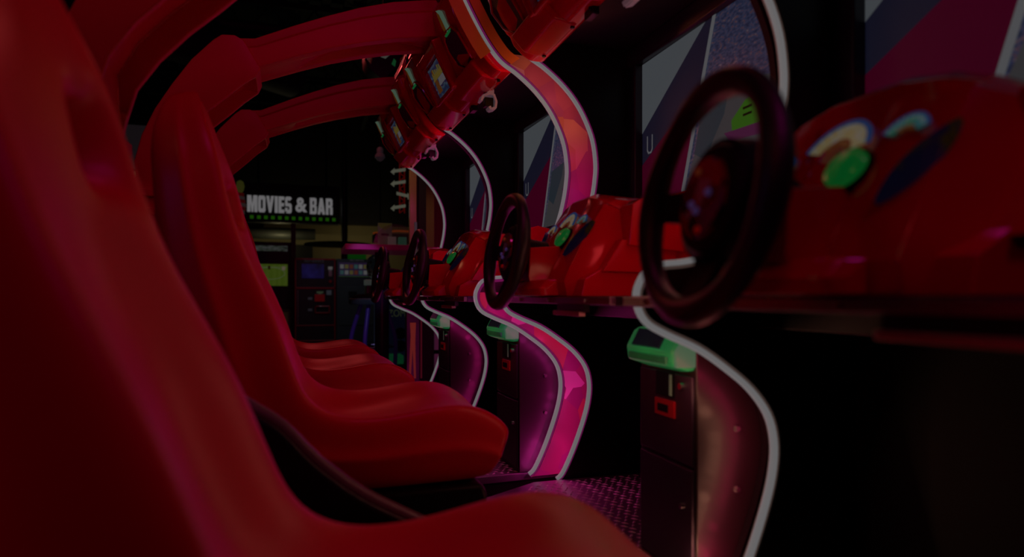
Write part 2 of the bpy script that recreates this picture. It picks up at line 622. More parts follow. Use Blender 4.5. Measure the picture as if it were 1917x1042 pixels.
def build_letter(parent):
    m = MB()
    for ps in ([(0.365, 0.60), (0.358, 0.60), (0.358, 0.545), (0.365, 0.545)], [(0.33, 0.60), (0.323, 0.60), (0.323, 0.545), (0.33, 0.545)],
               [(0.365, 0.545), (0.355, 0.532), (0.333, 0.532), (0.323, 0.545), (0.330, 0.548), (0.337, 0.539), (0.351, 0.539), (0.358, 0.548)]):
        m.add([(1.198, p[0], E + p[1]) for p in ps], [tuple(range(len(ps)))])
    return m.build('screen_letter', glow('screen_white', (0.85, 0.88, 0.95), 0.6), parent, smooth=False)


def build_bezel(parent):
    m = MB()
    a, b, c, d = -0.47, 0.41, E + 0.33, E + 0.885
    m.box(1.17, 1.23, a - 0.0, b + 0.07, d, d + 0.07)
    m.box(1.17, 1.23, a, b + 0.07, c - 0.06, c)
    m.box(1.17, 1.23, b, b + 0.07, c, d)
    return m.build('screen_bezel', mat('bezel_plastic', (0.02, 0.015, 0.03), 0.3, noise=0.1), parent, bevel=0.006)


def build_body(parent):
    m = MB()
    m.box(1.235, 1.33, -0.485, 0.465, GB, E + 1.30)
    m.box(0.862, 1.24, -0.485, 0.465, E + 0.955, E + 1.30)
    m.box(1.16, 1.24, -0.485, 0.465, E + 0.0, E + 0.27)
    return m.build('body', MATTE, parent)


def build_shelf(parent):
    m = MB()
    m.box(0.635, 1.235, -0.485, 0.465, E - 0.022, E + 0.0)
    m.box(0.95, 1.235, -0.485, 0.465, E - 0.07, E - 0.022)
    o = m.build('shelf', BLACK, parent, bevel=0.003)
    MB().box(0.612, 0.632, -0.335, -0.16, E - 0.050, E - 0.038).build('lower_rail', mat('rail_metal', (0.5, 0.38, 0.33), 0.35, 1.0, noise=0.2), o, bevel=0.003)
    MB().box(0.626, 0.642, -0.335, -0.16, E - 0.040, E - 0.02).build('rail_holder', BLACK, o)
    e = MB().box(0.622, 0.636, -0.485, 0.465, E - 0.020, E - 0.002)
    e.build('edge_trim', mat('brushed_edge', (0.25, 0.23, 0.24), 0.3, 1.0, noise=0.2), o, bevel=0.002)
    for y in (-0.35, -0.1, 0.15, 0.38):
        MB().cyl((0.623, y, E - 0.011), (0.618, y, E - 0.011), 0.005, seg=10).build('screw', STEEL, o)
    return o


def build_column(parent):
    m = MB()
    X = 0.845
    m.box(X, 1.235, -0.487, -0.225, GB, E - 0.118)
    o = m.build('coin_column', BLACKG, parent, bevel=0.004)
    DP = mat('door_paint', (0.035, 0.02, 0.04), 0.35, noise=0.2)
    MB().box(X - 0.008, X + 0.001, -0.478, -0.235, E - 0.40, E - 0.19).build('coin_door', DP, o, bevel=0.003)
    MB().box(X - 0.008, X + 0.001, -0.478, -0.235, GB + 0.02, E - 0.41).build('cash_door', DP, o, bevel=0.003)
    MB().box(X - 0.014, X - 0.007, -0.405, -0.325, E - 0.25, E - 0.188).build('coin_slot', MATTE, o, bevel=0.002)
    MB().box(X - 0.016, X - 0.012, -0.402, -0.392, E - 0.245, E - 0.193).build('pale_strip', mat('pale_strip', (0.3, 0.5, 0.35), 0.4, emi=(0.2, 0.4, 0.25), es=0.3), o)
    MB().box(X - 0.014, X - 0.007, -0.41, -0.32, E - 0.30, E - 0.258).box(X - 0.016, X - 0.012, -0.385, -0.335, E - 0.29, E - 0.27, 1).build('coin_return', [mat('red_return', (0.5, 0.01, 0.02), 0.3, emi=(0.6, 0.01, 0.01), es=0.12), MATTE], o, bevel=0.002)
    CH = mat('chrome', (0.7, 0.7, 0.7), 0.15, 1.0)
    MB().cyl((X - 0.008, -0.445, E - 0.215), (X - 0.020, -0.445, E - 0.215), 0.010, 0.008, 16).build('lock', CH, o)
    MB().cyl((X - 0.008, -0.445, E - 0.50), (X - 0.018, -0.445, E - 0.50), 0.009, 0.007, 16).build('lock', CH, o)
    for x, z in ((0.955, -0.315), (0.955, -0.46)):
        MB().cyl((x, -0.487, E + z), (x, -0.494, E + z), 0.009, 0.006, 14).build('bolt', STEEL, o)
    return o


def build_reader(parent):
    m = MB()
    # rounded wedge hood: section in (x, z) lofted across y
    def sec(y, k):
        pts = [(0.785, -0.165), (0.780, -0.13), (0.803, -0.088), (0.818, -0.078), (0.85, -0.078), (0.885, -0.10), (0.885, -0.178), (0.83, -0.180)]
        cx, cz = 0.84, -0.132
        return [(cx + (x - cx) * k, y, E + cz + (z - cz) * k) for x, z in pts]
    m.loft([sec(-0.478, 0.86), sec(-0.468, 0.96), sec(-0.445, 1.0), sec(-0.29, 1.0), sec(-0.262, 0.96), sec(-0.25, 0.86)])
    o = m.build('card_reader', GREEN, parent, bevel=0.006)
    f = MB()
    f.prism([(0.793, E - .168), (0.790, E - .130), (0.812, E - .098), (0.845, E - .090), (0.852, E - .168)], -0.483, -0.470)
    f.build('light_window', GREENW, o, bevel=0.004)
    MB().box(0.777, 0.785, -0.462, -0.28, E - 0.160, E - 0.142).build('card_slot', mat('slot_green', (0.02, 0.2, 0.08), 0.3, emi=(0.02, 0.25, 0.08), es=0.5), o, bevel=0.003)
    s = MB()
    n = Vector((-0.835, 0, 0.55)).normalized()
    a = Vector((0.7805, 0, E - 0.126))
    b = Vector((0.8025, 0, E - 0.086))
    q = [a, b]
    p4 = [(a.x, -0.43, a.z), (b.x, -0.43, b.z), (b.x, -0.30, b.z), (a.x, -0.30, a.z)]
    s.loft([[Vector(p) for p in p4], [Vector(p) + n * 0.006 for p in p4]])
    s.build('reader_display', mat('display_glass', (0.01, 0.01, 0.015), 0.1, emi=(0.10, 0.09, 0.16), es=0.22), o)
    return o


def build_platform(parent):
    m = MB()
    poly = [(0.50, -0.42), (0.50, 0.22), (0.56, 0.34), (0.78, 0.465), (1.235, 0.465), (1.235, -0.487), (0.60, -0.487)]
    m.prism([(p[0], p[1]) for p in poly], GB - 0.03, GB, axis='z')
    o = m.build('foot_plate', PLATE, parent, bevel=0.004)
    tr = MB()
    j = 0
    y = -0.46
    while y < 0.44:
        x = 0.54 + (0.015 if j % 2 else 0)
        i = 0
        while x < 1.2:
            lim = 0.50 + max(0, (y - 0.20)) * 1.05 + 0.03
            if x > lim:
                a = math.radians(45 if (i + j) % 2 else -45)
                dx, dy = 0.0135 * math.cos(a), 0.0135 * math.sin(a)
                nx, ny = -0.0044 * math.sin(a), 0.0044 * math.cos(a)
                z = GB
                tr.add([(x - dx, y - dy, z), (x + nx, y + ny, z), (x + dx, y + dy, z), (x - nx, y - ny, z), (x, y, z + 0.0038)],
                       [(0, 1, 4), (1, 2, 4), (2, 3, 4), (3, 0, 4)])
            x += 0.03
            i += 1
        y += 0.024
        j += 1
    tr.build('tread', TREAD, o, smooth=False)['kind'] = 'stuff'
    p = MB()
    p.box(0.53, 1.235, -0.46, 0.44, 0.0, GB - 0.03)
    p.build('platform_base', MATTE, o)
    # the pedals
    for yy in (-0.02, 0.14):
        q = MB()
        q.loft([[(1.07, yy - 0.035, GB + 0.03), (1.07, yy + 0.035, GB + 0.03), (1.085, yy + 0.035, GB + 0.03), (1.085, yy - 0.035, GB + 0.03)],
                [(1.13, yy - 0.04, GB + 0.17), (1.13, yy + 0.04, GB + 0.17), (1.145, yy + 0.04, GB + 0.165), (1.145, yy - 0.04, GB + 0.165)]])
        q.cyl((1.08, yy, GB + 0.03), (1.20, yy, GB + 0.01), 0.012, seg=8)
        q.build('pedal', MATTE, o, bevel=0.003)
    return o


def build_marquee(parent):
    m = MB()
    base = [(0.815, .868), (0.765, .868), (0.735, .884), (0.700, .915), (0.634, 1.05), (0.60, 1.15), (0.585, 1.22), (0.62, 1.33), (0.86, 1.33), (0.86, .93)]
    m.prism([(x, E + z) for x, z in base], -0.487, 0.463)
    # lower lip with angular steps
    m.prism([(0.80, E + .862), (0.72, E + .872), (0.668, E + .925), (0.70, E + .95), (0.80, E + .90)], -0.40, -0.06, shift=(0.0, 0.0))
    m.prism([(0.80, E + .862), (0.72, E + .872), (0.668, E + .925), (0.70, E + .95), (0.80, E + .90)], 0.10, 0.40)
    o = m.build('marquee', RED, parent, bevel=0.010)
    # raised tray for the artwork: frame that leans with the face
    d = Vector((0.066, 0, -0.135)).normalized()            # down along the face
    n = Vector((-0.135, 0, -0.066)).normalized()           # out of the face, to the player
    c0 = Vector((0.660, 0.02, E + 0.990))

    def quad_plate(mb, yc, wy0, wy1, s0, s1, h0, h1, mi=0, base_=None):
        c = (base_ or c0)
        a = [c + d * s0 + Vector((0, yc - wy0, 0)), c + d * s0 + Vector((0, yc + wy0, 0)), c + d * s1 + Vector((0, yc + wy1, 0)), c + d * s1 + Vector((0, yc - wy1, 0))]
        mb.loft([[p + n * h0 for p in a], [p + n * h1 for p in a]], mi)
    t = MB()
    for yc in (-0.145, 0.145):
        quad_plate(t, yc, 0.022, 0.018, -0.13, 0.085, -0.01, 0.035)
    quad_plate(t, 0, 0.16, 0.16, -0.13, -0.085, -0.01, 0.03)
    quad_plate(t, 0, 0.16, 0.15, 0.068, 0.088, -0.01, 0.03)
    t.build('art_frame', RED, o, bevel=0.008)
    q = MB()
    quad_plate(q, 0, 0.118, 0.112, -0.075, 0.062, 0.004, 0.010, 0)
    quad_plate(q, 0.005, 0.07, 0.085, -0.035, -0.012, 0.010, 0.0115, 1)
    quad_plate(q, -0.02, 0.04, 0.055, -0.010, 0.020, 0.010, 0.0115, 2)
    quad_plate(q, 0.06, 0.012, 0.03, -0.060, 0.045, 0.010, 0.0112, 3)
    for i in range(7):
        quad_plate(q, -0.08 + i * 0.025, 0.006, 0.008, -0.046 - (i % 3) * 0.006, -0.030, 0.0112, 0.0122, 1)
    q.build('art_panel', [ramp_mat('marquee_art', 'wave', 14, [(0.0, (0.06, 0.10, 0.30)), (0.5, (0.12, 0.25, 0.45)), (0.8, (0.30, 0.45, 0.6)), (1.0, (0.1, 0.06, 0.25))], emi=0.62, stretch=(1, 2, 1)),
                          glow('marquee_yellow', (0.75, 0.55, 0.10), 0.6), glow('marquee_pale', (0.75, 0.68, 0.72), 0.6), glow('marquee_orange', (0.7, 0.22, 0.05), 0.5)], o, smooth=False)
    for y in (-0.40, -0.22, -0.02, 0.12, 0.38):
        MB().cyl((0.79, y, E + .866), (0.79, y, E + .858), 0.007, seg=10).build('bolt', MATTE, o)
    MB().box(0.79, 0.815, -0.03, 0.03, E + 0.845, E + 0.875).build('latch', BLACK, o, bevel=0.004)
    return o


def build_pod(s):
    def fn(parent):
        d = Vector((0.066, 0, -0.135)).normalized()
        n = Vector((-0.135, 0, -0.066)).normalized()
        c0 = Vector((0.678, 0.02, E + 0.990))
        yc = s * 0.345 - 0.015
        gs = 1.25
        p = MB()
        pod = []
        for (dy, k) in ((-0.115, 0.3), (-0.095, 0.9), (-0.03, 1.0), (0.05, 1.0), (0.10, 0.9), (0.115, 0.4)):
            dy = dy * s
            pr = [(-0.20, 0.0), (-0.20, 0.04), (-0.12, 0.052), (-0.05, 0.050), (0.03, 0.036), (0.085, 0.0)]
            pod.append([c0 + Vector((0, yc + dy, 0)) + d * a_ + n * (b_ * k - 0.008) for a_, b_ in pr])
        p.loft(pod)
        po = p.build('speaker_pod', RED, parent, bevel=0.010)

        def gp(a_, b_, h):
            hh = 0.044 if a_ < -0.05 else 0.042 - (a_ + 0.05) * 0.17 - max(0, a_ - 0.03) * 0.45
            return c0 + Vector((0, yc + b_ * s, 0)) + d * a_ + n * (hh + h)
        poly = [(-0.060, -0.05), (-0.075, -0.02), (-0.068, 0.04), (-0.04, 0.065), (0.01, 0.058), (0.045, 0.03), (0.052, -0.03), (0.02, -0.062), (-0.03, -0.064)]
        poly = [(a_ * gs, b_ * gs) for a_, b_ in poly]
        g = MB()
        g.loft([[gp(a_, b_, -0.02) for a_, b_ in poly], [gp(a_, b_, 0.003) for a_, b_ in poly]])
        g.build('speaker_grille', GRILL, po)
        r = MB()
        r.tube([gp(a_ * 1.08, b_ * 1.08, 0.002) for a_, b_ in poly], 0.005, 8, closed=True)
        r.build('grille_rim', RED, po)
        gl = [glow('amber_marker', (0.75, 0.20, 0.02), 0.42), glow('white_green_marker', (0.5, 0.85, 0.6), 0.62), glow('green_marker', (0.03, 0.6, 0.15), 0.7)]
        for pl, mi, h in (([(-0.180, 0.028), (-0.165, 0.005), (-0.12, 0.0), (-0.092, 0.002), (-0.092, 0.030), (-0.13, 0.036)], 0, 0.004),
                          ([(-0.188, 0.022), (-0.17, -0.010), (-0.13, -0.026), (-0.094, -0.030), (-0.092, -0.001), (-0.12, -0.002), (-0.165, 0.002)], 1, 0.006),
                          ([(-0.090, 0.034), (-0.090, -0.034), (-0.082, -0.030), (-0.082, 0.030)], 2, 0.008)):
            hl = MB()
            hl.loft([[gp(a_, b_ * s, -0.012) for a_, b_ in pl], [gp(a_, b_ * s, h) for a_, b_ in pl]])
            hl.build('marker_light', gl[mi], po)
        return po
    return fn


def build_bracket(parent):
    m = MB()
    x0, y, z0 = 0.80, -0.23, E + 0.842
    pts = [(-.036, -.020), (-.028, .002), (.0, .014), (.018, .012), (.030, -.018), (.026, -.045), (.006, -.052), (.0, -.040)]
    for a, b in zip(pts, pts[1:]):
        dx, dz = b[0] - a[0], b[1] - a[1]
        L = math.hypot(dx, dz)
        nx, nz = -dz / L * 0.005, dx / L * 0.005
        m.prism([(x0 + a[0] + nx, z0 + a[1] + nz), (x0 + b[0] + nx, z0 + b[1] + nz), (x0 + b[0] - nx, z0 + b[1] - nz), (x0 + a[0] - nx, z0 + a[1] - nz)], y - 0.022, y + 0.022)
    m.box(x0 - 0.008, x0 + 0.02, y - 0.02, y + 0.02, z0 + 0.010, E + 0.875)
    o = m.build('light_bracket', mat('white_metal', (0.6, 0.55, 0.6), 0.35, emi=(0.8, 0.7, 0.8), es=0.25), parent)
    MB().box(x0 - 0.02, x0 + 0.018, y - 0.018, y + 0.018, z0 - 0.040, z0 - 0.002).build('camera_unit', BLACK, o, bevel=0.003)
    return o


def build_beam(parent):
    """overhead red beam from the joint to the marquee: a channel with a slot underneath"""
    top = [(-0.21, 1.02), (-0.127, 1.03), (0.025, 1.104), (0.153, 1.162), (0.283, 1.215), (0.42, 1.26), (0.56, 1.29), (0.66, 1.305)]
    bot = [(-0.175, 0.885), (-0.096, 0.915), (0.05, 0.975), (0.17, 1.02), (0.30, 1.06), (0.44, 1.095), (0.58, 1.12), (0.68, 1.13)]
    rec = [0.0, 0.0, 0.0, 0.03, 0.045, 0.045, 0.01, 0.0]
    m = MB()
    secs = []
    for (tx, tz), (bx, bz), r in zip(top, bot, rec):
        t_ = Vector((tx, 0, E + tz))
        b_ = Vector((bx, 0, E + bz))
        dn = (t_ - b_)
        L = dn.length
        dn.normalize()
        pr = [(-0.105, L * 0.62), (-0.075, L * 0.72), (-0.075, L), (0.075, L), (0.075, L * 0.72), (0.105, L * 0.62), (0.105, 0.0), (0.055, 0.0),
              (0.045, r + 0.002), (-0.045, r + 0.002), (-0.055, 0.0), (-0.105, 0.0)]
        secs.append([b_ + dn * h + Vector((0, y, 0)) for y, h in pr])
    m.loft(secs)
    return m.build('overhead_beam', ARCH, parent, bevel=0.008)


def KIDS_OF(t):
    return [o for o in bpy.data.objects if o.parent == t]


MAG = lambda z: (1.0, 0.02, 0.34)
SAL = lambda z: (1.0, 0.22, 0.16) if z > E + 0.58 else (1.0, 0.02, 0.34)
MIX = lambda z: (1.0, 0.34, 0.03) if z > E + 0.66 else ((1.0, 0.25, 0.12) if z > E + 0.58 else (1.0, 0.04, 0.5))
CREAM = lambda z: (1.0, 0.42, 0.26)


def build_machine(k, dx, yc, rz, label, sdx, sdz):
    t = empty('racing_arcade_machine', (dx, yc, 0), rz, label, 'arcade machine', 'racing arcade machines in the row')
    part('body', build_body, t)
    P = tree('panel_near', lambda p: side_panel_mb(-0.51, -0.49).build('side_panel', BLACK, p, smooth=False), t)
    P2 = tree('panel_far', lambda p: side_panel_mb(0.468, 0.488).build('side_panel', BLACK, p, smooth=False), t)

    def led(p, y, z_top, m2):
        MB().tube(led_path(y + 0.004, 0.0055, z_top), 0.0125, 8).build('led_halo', m2, p)  # added outer tube that stands for the glow around the strip
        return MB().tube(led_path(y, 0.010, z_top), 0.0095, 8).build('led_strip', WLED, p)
    if k == 2:
        led(P, -0.507, E + 1.16, PHALO)
        lo = [(p[0] + 0.004, p[1]) for p in PROF if p[1] < E + 0.02]
        hi = [(p[0] + 0.004, p[1]) for p in PROF if E + 0.25 < p[1] < E + 0.93]
        a = MB()
        a.prism(lo + [(p[0] + 0.20, p[1]) for p in reversed(lo)], -0.514, -0.5105)
        a.prism(hi + [(p[0] + 0.20, p[1]) for p in reversed(hi)], -0.514, -0.5105)
        a.build('side_art', ramp_mat('side_art_print', 'voronoi', 11, [(0.0, (0.28, 0.10, 0.16)), (0.35, (0.42, 0.22, 0.12)), (0.50, (0.24, 0.08, 0.18)), (0.66, (0.48, 0.30, 0.20)), (0.78, (0.8, 0.65, 0.75)), (0.84, (0.25, 0.08, 0.15))], rough=0.3), P, smooth=False)
        b = MB()
        offset_ribbon(b, 0.016, 0.070, -0.512, E + 0.89, E + 1.16)
        offset_ribbon(b, -0.006, -0.045, -0.5145, E + 0.885, E + 1.16)
        b.build('orange_art', mat('orange_print', (0.95, 0.42, 0.08), 0.35, noise=0.15, coat=0.4), P)
    led(P2, 0.480, E + 0.905, WHALO if k == 0 else PHALO)
    part('screen', build_screen, t)
    if k:
        part('letter', build_letter, t)
    part('bezel', build_bezel, t)
    for key, fn in (('shelf', build_shelf), ('column', build_column), ('reader', build_reader), ('platform', build_platform), ('dash', build_dash),
                    ('wheel', build_wheel), ('marquee', build_marquee), ('pod_r', build_pod(-1)), ('pod_l', build_pod(1)), ('bracket', build_bracket), ('beam', build_beam)):
        tree(key, fn, t)
    if k == 0:
        strip_lights(t, 0.533, E + 0.90, 0.17, CREAM, off=0.085, step=0.024)
        strip_lights(t, 0.522, E + 0.90, 0.10, lambda z: (1.0, 0.01, 0.14), off=0.03, step=0.022)
    else:
        strip_lights(t, 0.492 if k == 1 else 0.520, E + 0.90, 0.42 if k == 1 else 0.40, SAL if k == 1 else MAG, off=0.028)
    if k > 0:
        for c in list(KIDS_OF(t)):
            if c.name.startswith('steering_wheel'):
                c.matrix_local = Matrix.Translation((0.008, 0, 0))
    if k == 0:                                               # this wheel was left turned a little away
        wh = [c for c in KIDS_OF(t) if c.name.startswith('steering_wheel')][0]
        R = Matrix.Rotation(-0.085, 4, 'Z')
        wh.matrix_local = Matrix.Translation(WHC + Vector((-0.022, 0.0, 0.0))) @ R @ Matrix.Translation(-WHC)
    if k == 2:
        strip_lights(t, -0.512, E + 1.16, 0.26, MIX, off=0.028)
    l = lamp('reader_lamp', 'POINT', (0.74, -0.36, E - 0.11), (0.05, 1.0, 0.25), 0.10, 0.0)
    l.parent = t
    a = part('shell', build_shell, t)
    a.location = (sdx, 0, sdz)
    a.rotation_euler = (0, 0, 0)
    if k == 0:                                               # this back rest leans a little further
        a.rotation_euler = (0, -0.045, 0)
        a.location = (0.008, 0, -0.058)
    for key, fn in (('pedestal', build_pedestal), ('fairing', build_fairing), ('rear_arch', build_rear_arch)):
        if k == 0 and key != 'pedestal':
            continue
        o = tree(key, fn, t)
        o.location.x = sdx
    return t


def tree(key, fn, parent):
    """part with sub-parts: build once, then copy part and sub-parts"""
    if key in CACHE:
        def cp(o, par):
            c = o.copy()
            COL.objects.link(c)
            c.parent = par
            for ch in list(KIDS.get(o.name, [])):
                cp(ch, c)
            return c
        return cp(CACHE[key], parent)
    o = fn(parent)
    CACHE[key] = o

    def reg(x):
        KIDS[x.name] = [c for c in bpy.data.objects if c.parent == x]
        for c in KIDS[x.name]:
            reg(c)
    reg(o)
    return o


KIDS = {}


def build_dash(parent):
    o = dash_mb().build('dashboard', RED, parent, bevel=0.007)
    n = Vector((-0.837, 0, 0.547))
    up = Vector((0.547, 0, 0.837))
    f0 = Vector((0.7225, 0, E + 0.210)) + n * 0.003                   # middle of the gauge face
    YEL = ramp_mat('gauge_face', 'noise', 60, [(0.0, (0.75, 0.45, 0.08)), (0.5, (0.85, 0.75, 0.35)), (0.7, (0.85, 0.85, 0.8))], emi=0.75)
    BLU = glow('gauge_rim', (0.05, 0.22, 0.75), 0.6)
    WHT = glow('gauge_tick', (0.85, 0.85, 0.8), 0.75)
    BG = ramp_mat('gauge_bluegreen', 'noise', 30, [(0.0, (0.02, 0.25, 0.7)), (0.5, (0.05, 0.6, 0.7)), (0.75, (0.1, 0.7, 0.2))], emi=0.6)
    for (y, up_, r, mi, a0, a1) in ((0.0, -0.015, 0.060, 0, 0.15, 2.85), (0.105, -0.022, 0.034, 0, 0.2, 2.9), (-0.112, -0.012, 0.034, 1, 0.3, 2.85)):
        g = MB()
        fr = gauge_frame(f0 + up * up_ + Vector((0, y, 0)), n)
        arc_ring(g, fr, r * 0.50, r * 0.90, a0, a1, 0.002, mi=0)
        arc_ring(g, fr, r * 0.90, r * 1.02, a0, a1, 0.003, mi=1)
        arc_ring(g, fr, r * 0.30, r * 0.44, a0 + 0.3, a1 - 0.3, 0.002, mi=2)
        for i in range(9):
            a = a0 + (a1 - a0) * (i + 0.5) / 9
            arc_ring(g, fr, r * 0.74, r * 0.88, a - 0.03, a + 0.03, 0.003, seg=1, mi=3)
        g.build('gauge', [BG if mi else YEL, BLU, mat('gauge_inner', (0.2, 0.08, 0.02), 0.4, emi=(0.6, 0.25, 0.05), es=0.35), WHT], o)
    b = MB()
    c = Vector((0.698, -0.048, E + 0.163))
    b.cyl(c, c + n * 0.010, 0.037, 0.036, 28, 0)
    b.cyl(c + n * 0.010, c + n * 0.020, 0.031, 0.030, 28, 1)
    b.cyl(c + n * 0.020, c + n * 0.026, 0.030, 0.020, 28, 1)
    b.build('start_button', [MATTE, mat('green_button', (0.01, 0.25, 0.05), 0.2, emi=(0.01, 0.62, 0.10), es=0.62, coat=0.5)], o)
    # dark blue leaf-shaped stickers on the angled shoulders
    DEC = ramp_mat('decal_print', 'noise', 25, [(0.0, (0.03, 0.06, 0.35)), (0.5, (0.04, 0.05, 0.25)), (0.62, (0.30, 0.18, 0.02)), (0.8, (0.02, 0.03, 0.15))], emi=0.13, rough=0.25)
    for sg in (-1, 1):
        p0 = Vector((0.664, sg * 0.118, E + 0.112))
        p1 = Vector((0.728, sg * 0.178, E + 0.205))
        ax = (p1 - p0)
        sn = Vector((-0.85, sg * 0.25, 0.42)).normalized()
        wd = sn.cross(ax).normalized()
        ring = [p0 + ax * (i / 11) + wd * 0.017 * math.sin(math.pi * i / 11) ** 0.8 for i in range(12)]
        ring += [p0 + ax * (i / 11) - wd * 0.017 * math.sin(math.pi * i / 11) ** 0.8 for i in range(10, 0, -1)]
        MB().loft([[p - sn * 0.004 for p in ring], [p + sn * 0.008 for p in ring]]).build('shoulder_decal', DEC, o)
    return o


# ---------------------------------------------------------------- the racing seat
def build_shell(parent):
    # crest (x, z) of the bolster, back point (x, z), half width, hollow depth, centre raise of the top edge
    R = [((-.262, .515), (-.318, .50), .045, .000),
         ((-.245, .47), (-.335, .455), .095, .006),
         ((-.228, .42), (-.345, .40), .145, .018),
         ((-.205, .36), (-.345, .335), .190, .030),
         ((-.186, .300), (-.340, .270), .213, .040),
         ((-.168, .215), (-.335, .190), .221, .048),
         ((-.148, .145), (-.325, .120), .228, .058),
         ((-.128, .090), (-.320, .06), .233, .065),
         ((-.087, .005), (-.300, -.04), .245, .075),
         ((-.053, -.081), (-.280, -.15), .255, .080),
         ((-.024, -.175), (-.250, -.27), .258, .080),
         ((0.000, -.232), (-.180, -.40), .258, .072),
         ((.040, -.268), (-.050, -.465), .258, .060),
         ((.10, -.286), (.07, -.472), .258, .052),
         ((.18, -.286), (.17, -.474), .258, .046),
         ((.28, -.270), (.26, -.474), .256, .040),
         ((.36, -.262), (.34, -.474), .254, .034),
         ((.43, -.283), (.40, -.472), .250, .022),
         ((.485, -.325), (.435, -.465), .246, .008),
         ((.495, -.360), (.445, -.455), .243, .0)]
    cols = [0.0, 0.25, 0.42, 0.56, 0.72, 0.86, 0.95]
    prof = [1.0, 0.97, 0.88, 0.66, 0.28, 0.05, 0.0]
    secs = []
    for (C, K, w, dep) in R:
        c = Vector((C[0], 0, C[1] + E))
        k = Vector((K[0], 0, K[1] + E))
        D = (c - k)
        L = D.length
        D.normalize()
        up = []
        for u, f in zip(cols, prof):
            up.append((u * w, -dep * f))
        side = [(w, -0.020), (w * 0.985, -L * 0.40), (w * 1.03, -L * 0.50), (w * 0.99, -L * 0.60), (w * 0.90, -L * 0.95), (w * 0.6, -L), (w * 0.3, -L), (0, -L)]
        half = up + side
        ring = half + [(-y, o) for y, o in reversed(half[1:-1])]
        secs.append([(c + D * o + Vector((0, y, 0))) for y, o in ring])
    n = len(secs[0])
    m = MB()
    vs = [p for s_ in secs for p in s_]
    fs = []
    hole_f = set()
    hole_b = set()
    ncol = len(cols)
    # front columns: index i -> between col i and i+1 ; mirrored ones at the end of the ring
    rows_hole = (4,)
    for j in range(len(secs) - 1):
        for i in range(n):
            a, b = i, (i + 1) % n
            fs.append((j * n + a, j * n + b, (j + 1) * n + b, (j + 1) * n + a))
    fs.append(tuple(range(n - 1, -1, -1)))
    fs.append(tuple(range((len(secs) - 1) * n, len(secs) * n)))
    # harness openings through the headrest wings: rows 3..5, columns 2..4 on both sides
    rm = set()

    def cell(j, i):
        return j * n + i
    for j in rows_hole:
        for i in (3, 4):
            rm.add(cell(j, i))
            rm.add(cell(j, n - 1 - i))
    last = len(half) - 1
    bi = {2: last - 2, 3: last - 3}
    back_pairs = [(last - 1 - 0 - 1, None)]
    for j in rows_hole:
        for q in (last - 2,):
            rm.add(cell(j, q))
            rm.add(cell(j, n - 1 - q))
    fs2 = [f for idx, f in enumerate(fs) if idx not in rm]
    # walls of the openings
    j0, j1 = rows_hole[0], rows_hole[-1] + 1
    for mir in (0, 1):
        def V(j, i):
            return j * n + (i if not mir else (n - i) % n)
        fl, fr_ = 3, 5
        bl, br = last - 1, last - 2
        for j in range(j0, j1):
            fs2.append((V(j, fl), V(j + 1, fl), V(j + 1, bl), V(j, bl)))
            fs2.append((V(j, fr_), V(j + 1, fr_), V(j + 1, br), V(j, br)))
        for j in (j0, j1):
            fs2.append((V(j, fl), V(j, fl + 1), V(j, fr_), V(j, br), V(j, bl)))
    m.add(vs, fs2)
    return m.build('seat', SEAT, parent, sub=2)


def build_pedestal(parent):
    m = MB()
    m.prism([(-0.24, E - .40), (-0.10, E - .468), (0.42, E - .470), (0.43, E - .50), (0.43, 0.0), (-0.30, 0.0), (-0.32, E - .36)], -0.235, 0.235)
    o = m.build('seat_base', BLACK, parent, bevel=0.012)
    for y in (-0.12, -0.04, 0.08, 0.16):
        MB().cyl((0.43, y, 0.17), (0.437, y, 0.17), 0.007, seg=10).build('bolt', STEEL, o)
    return o


def build_fairing(parent):
    c = catmull([(-0.52, 0.14, 0), (-0.40, 0.03, 0), (-0.25, -0.10, 0), (-0.12, -0.20, 0), (-0.05, -0.25, 0), (0.015, -0.322, 0), (0.10, -0.393, 0), (0.20, -0.452, 0), (0.32, -0.52, 0), (0.42, -0.60, 0), (0.46, -0.69, 0)], 3)
    poly = [(p[0], p[1] + E) for p in c] + [(0.46, 0.0), (-0.55, 0.0), (-0.60, E - 0.1)]
    m = MB().prism(poly, -0.50, -0.455)
    o = m.build('side_fairing', BLACK, parent, bevel=0.012)
    r = MB().tube([(p[0], -0.478, p[1] + E) for p in c], 0.017, 10)
    r.build('fairing_rim', mat('rim_rubber', (0.10, 0.06, 0.06), 0.4, noise=0.2), o)
    return o


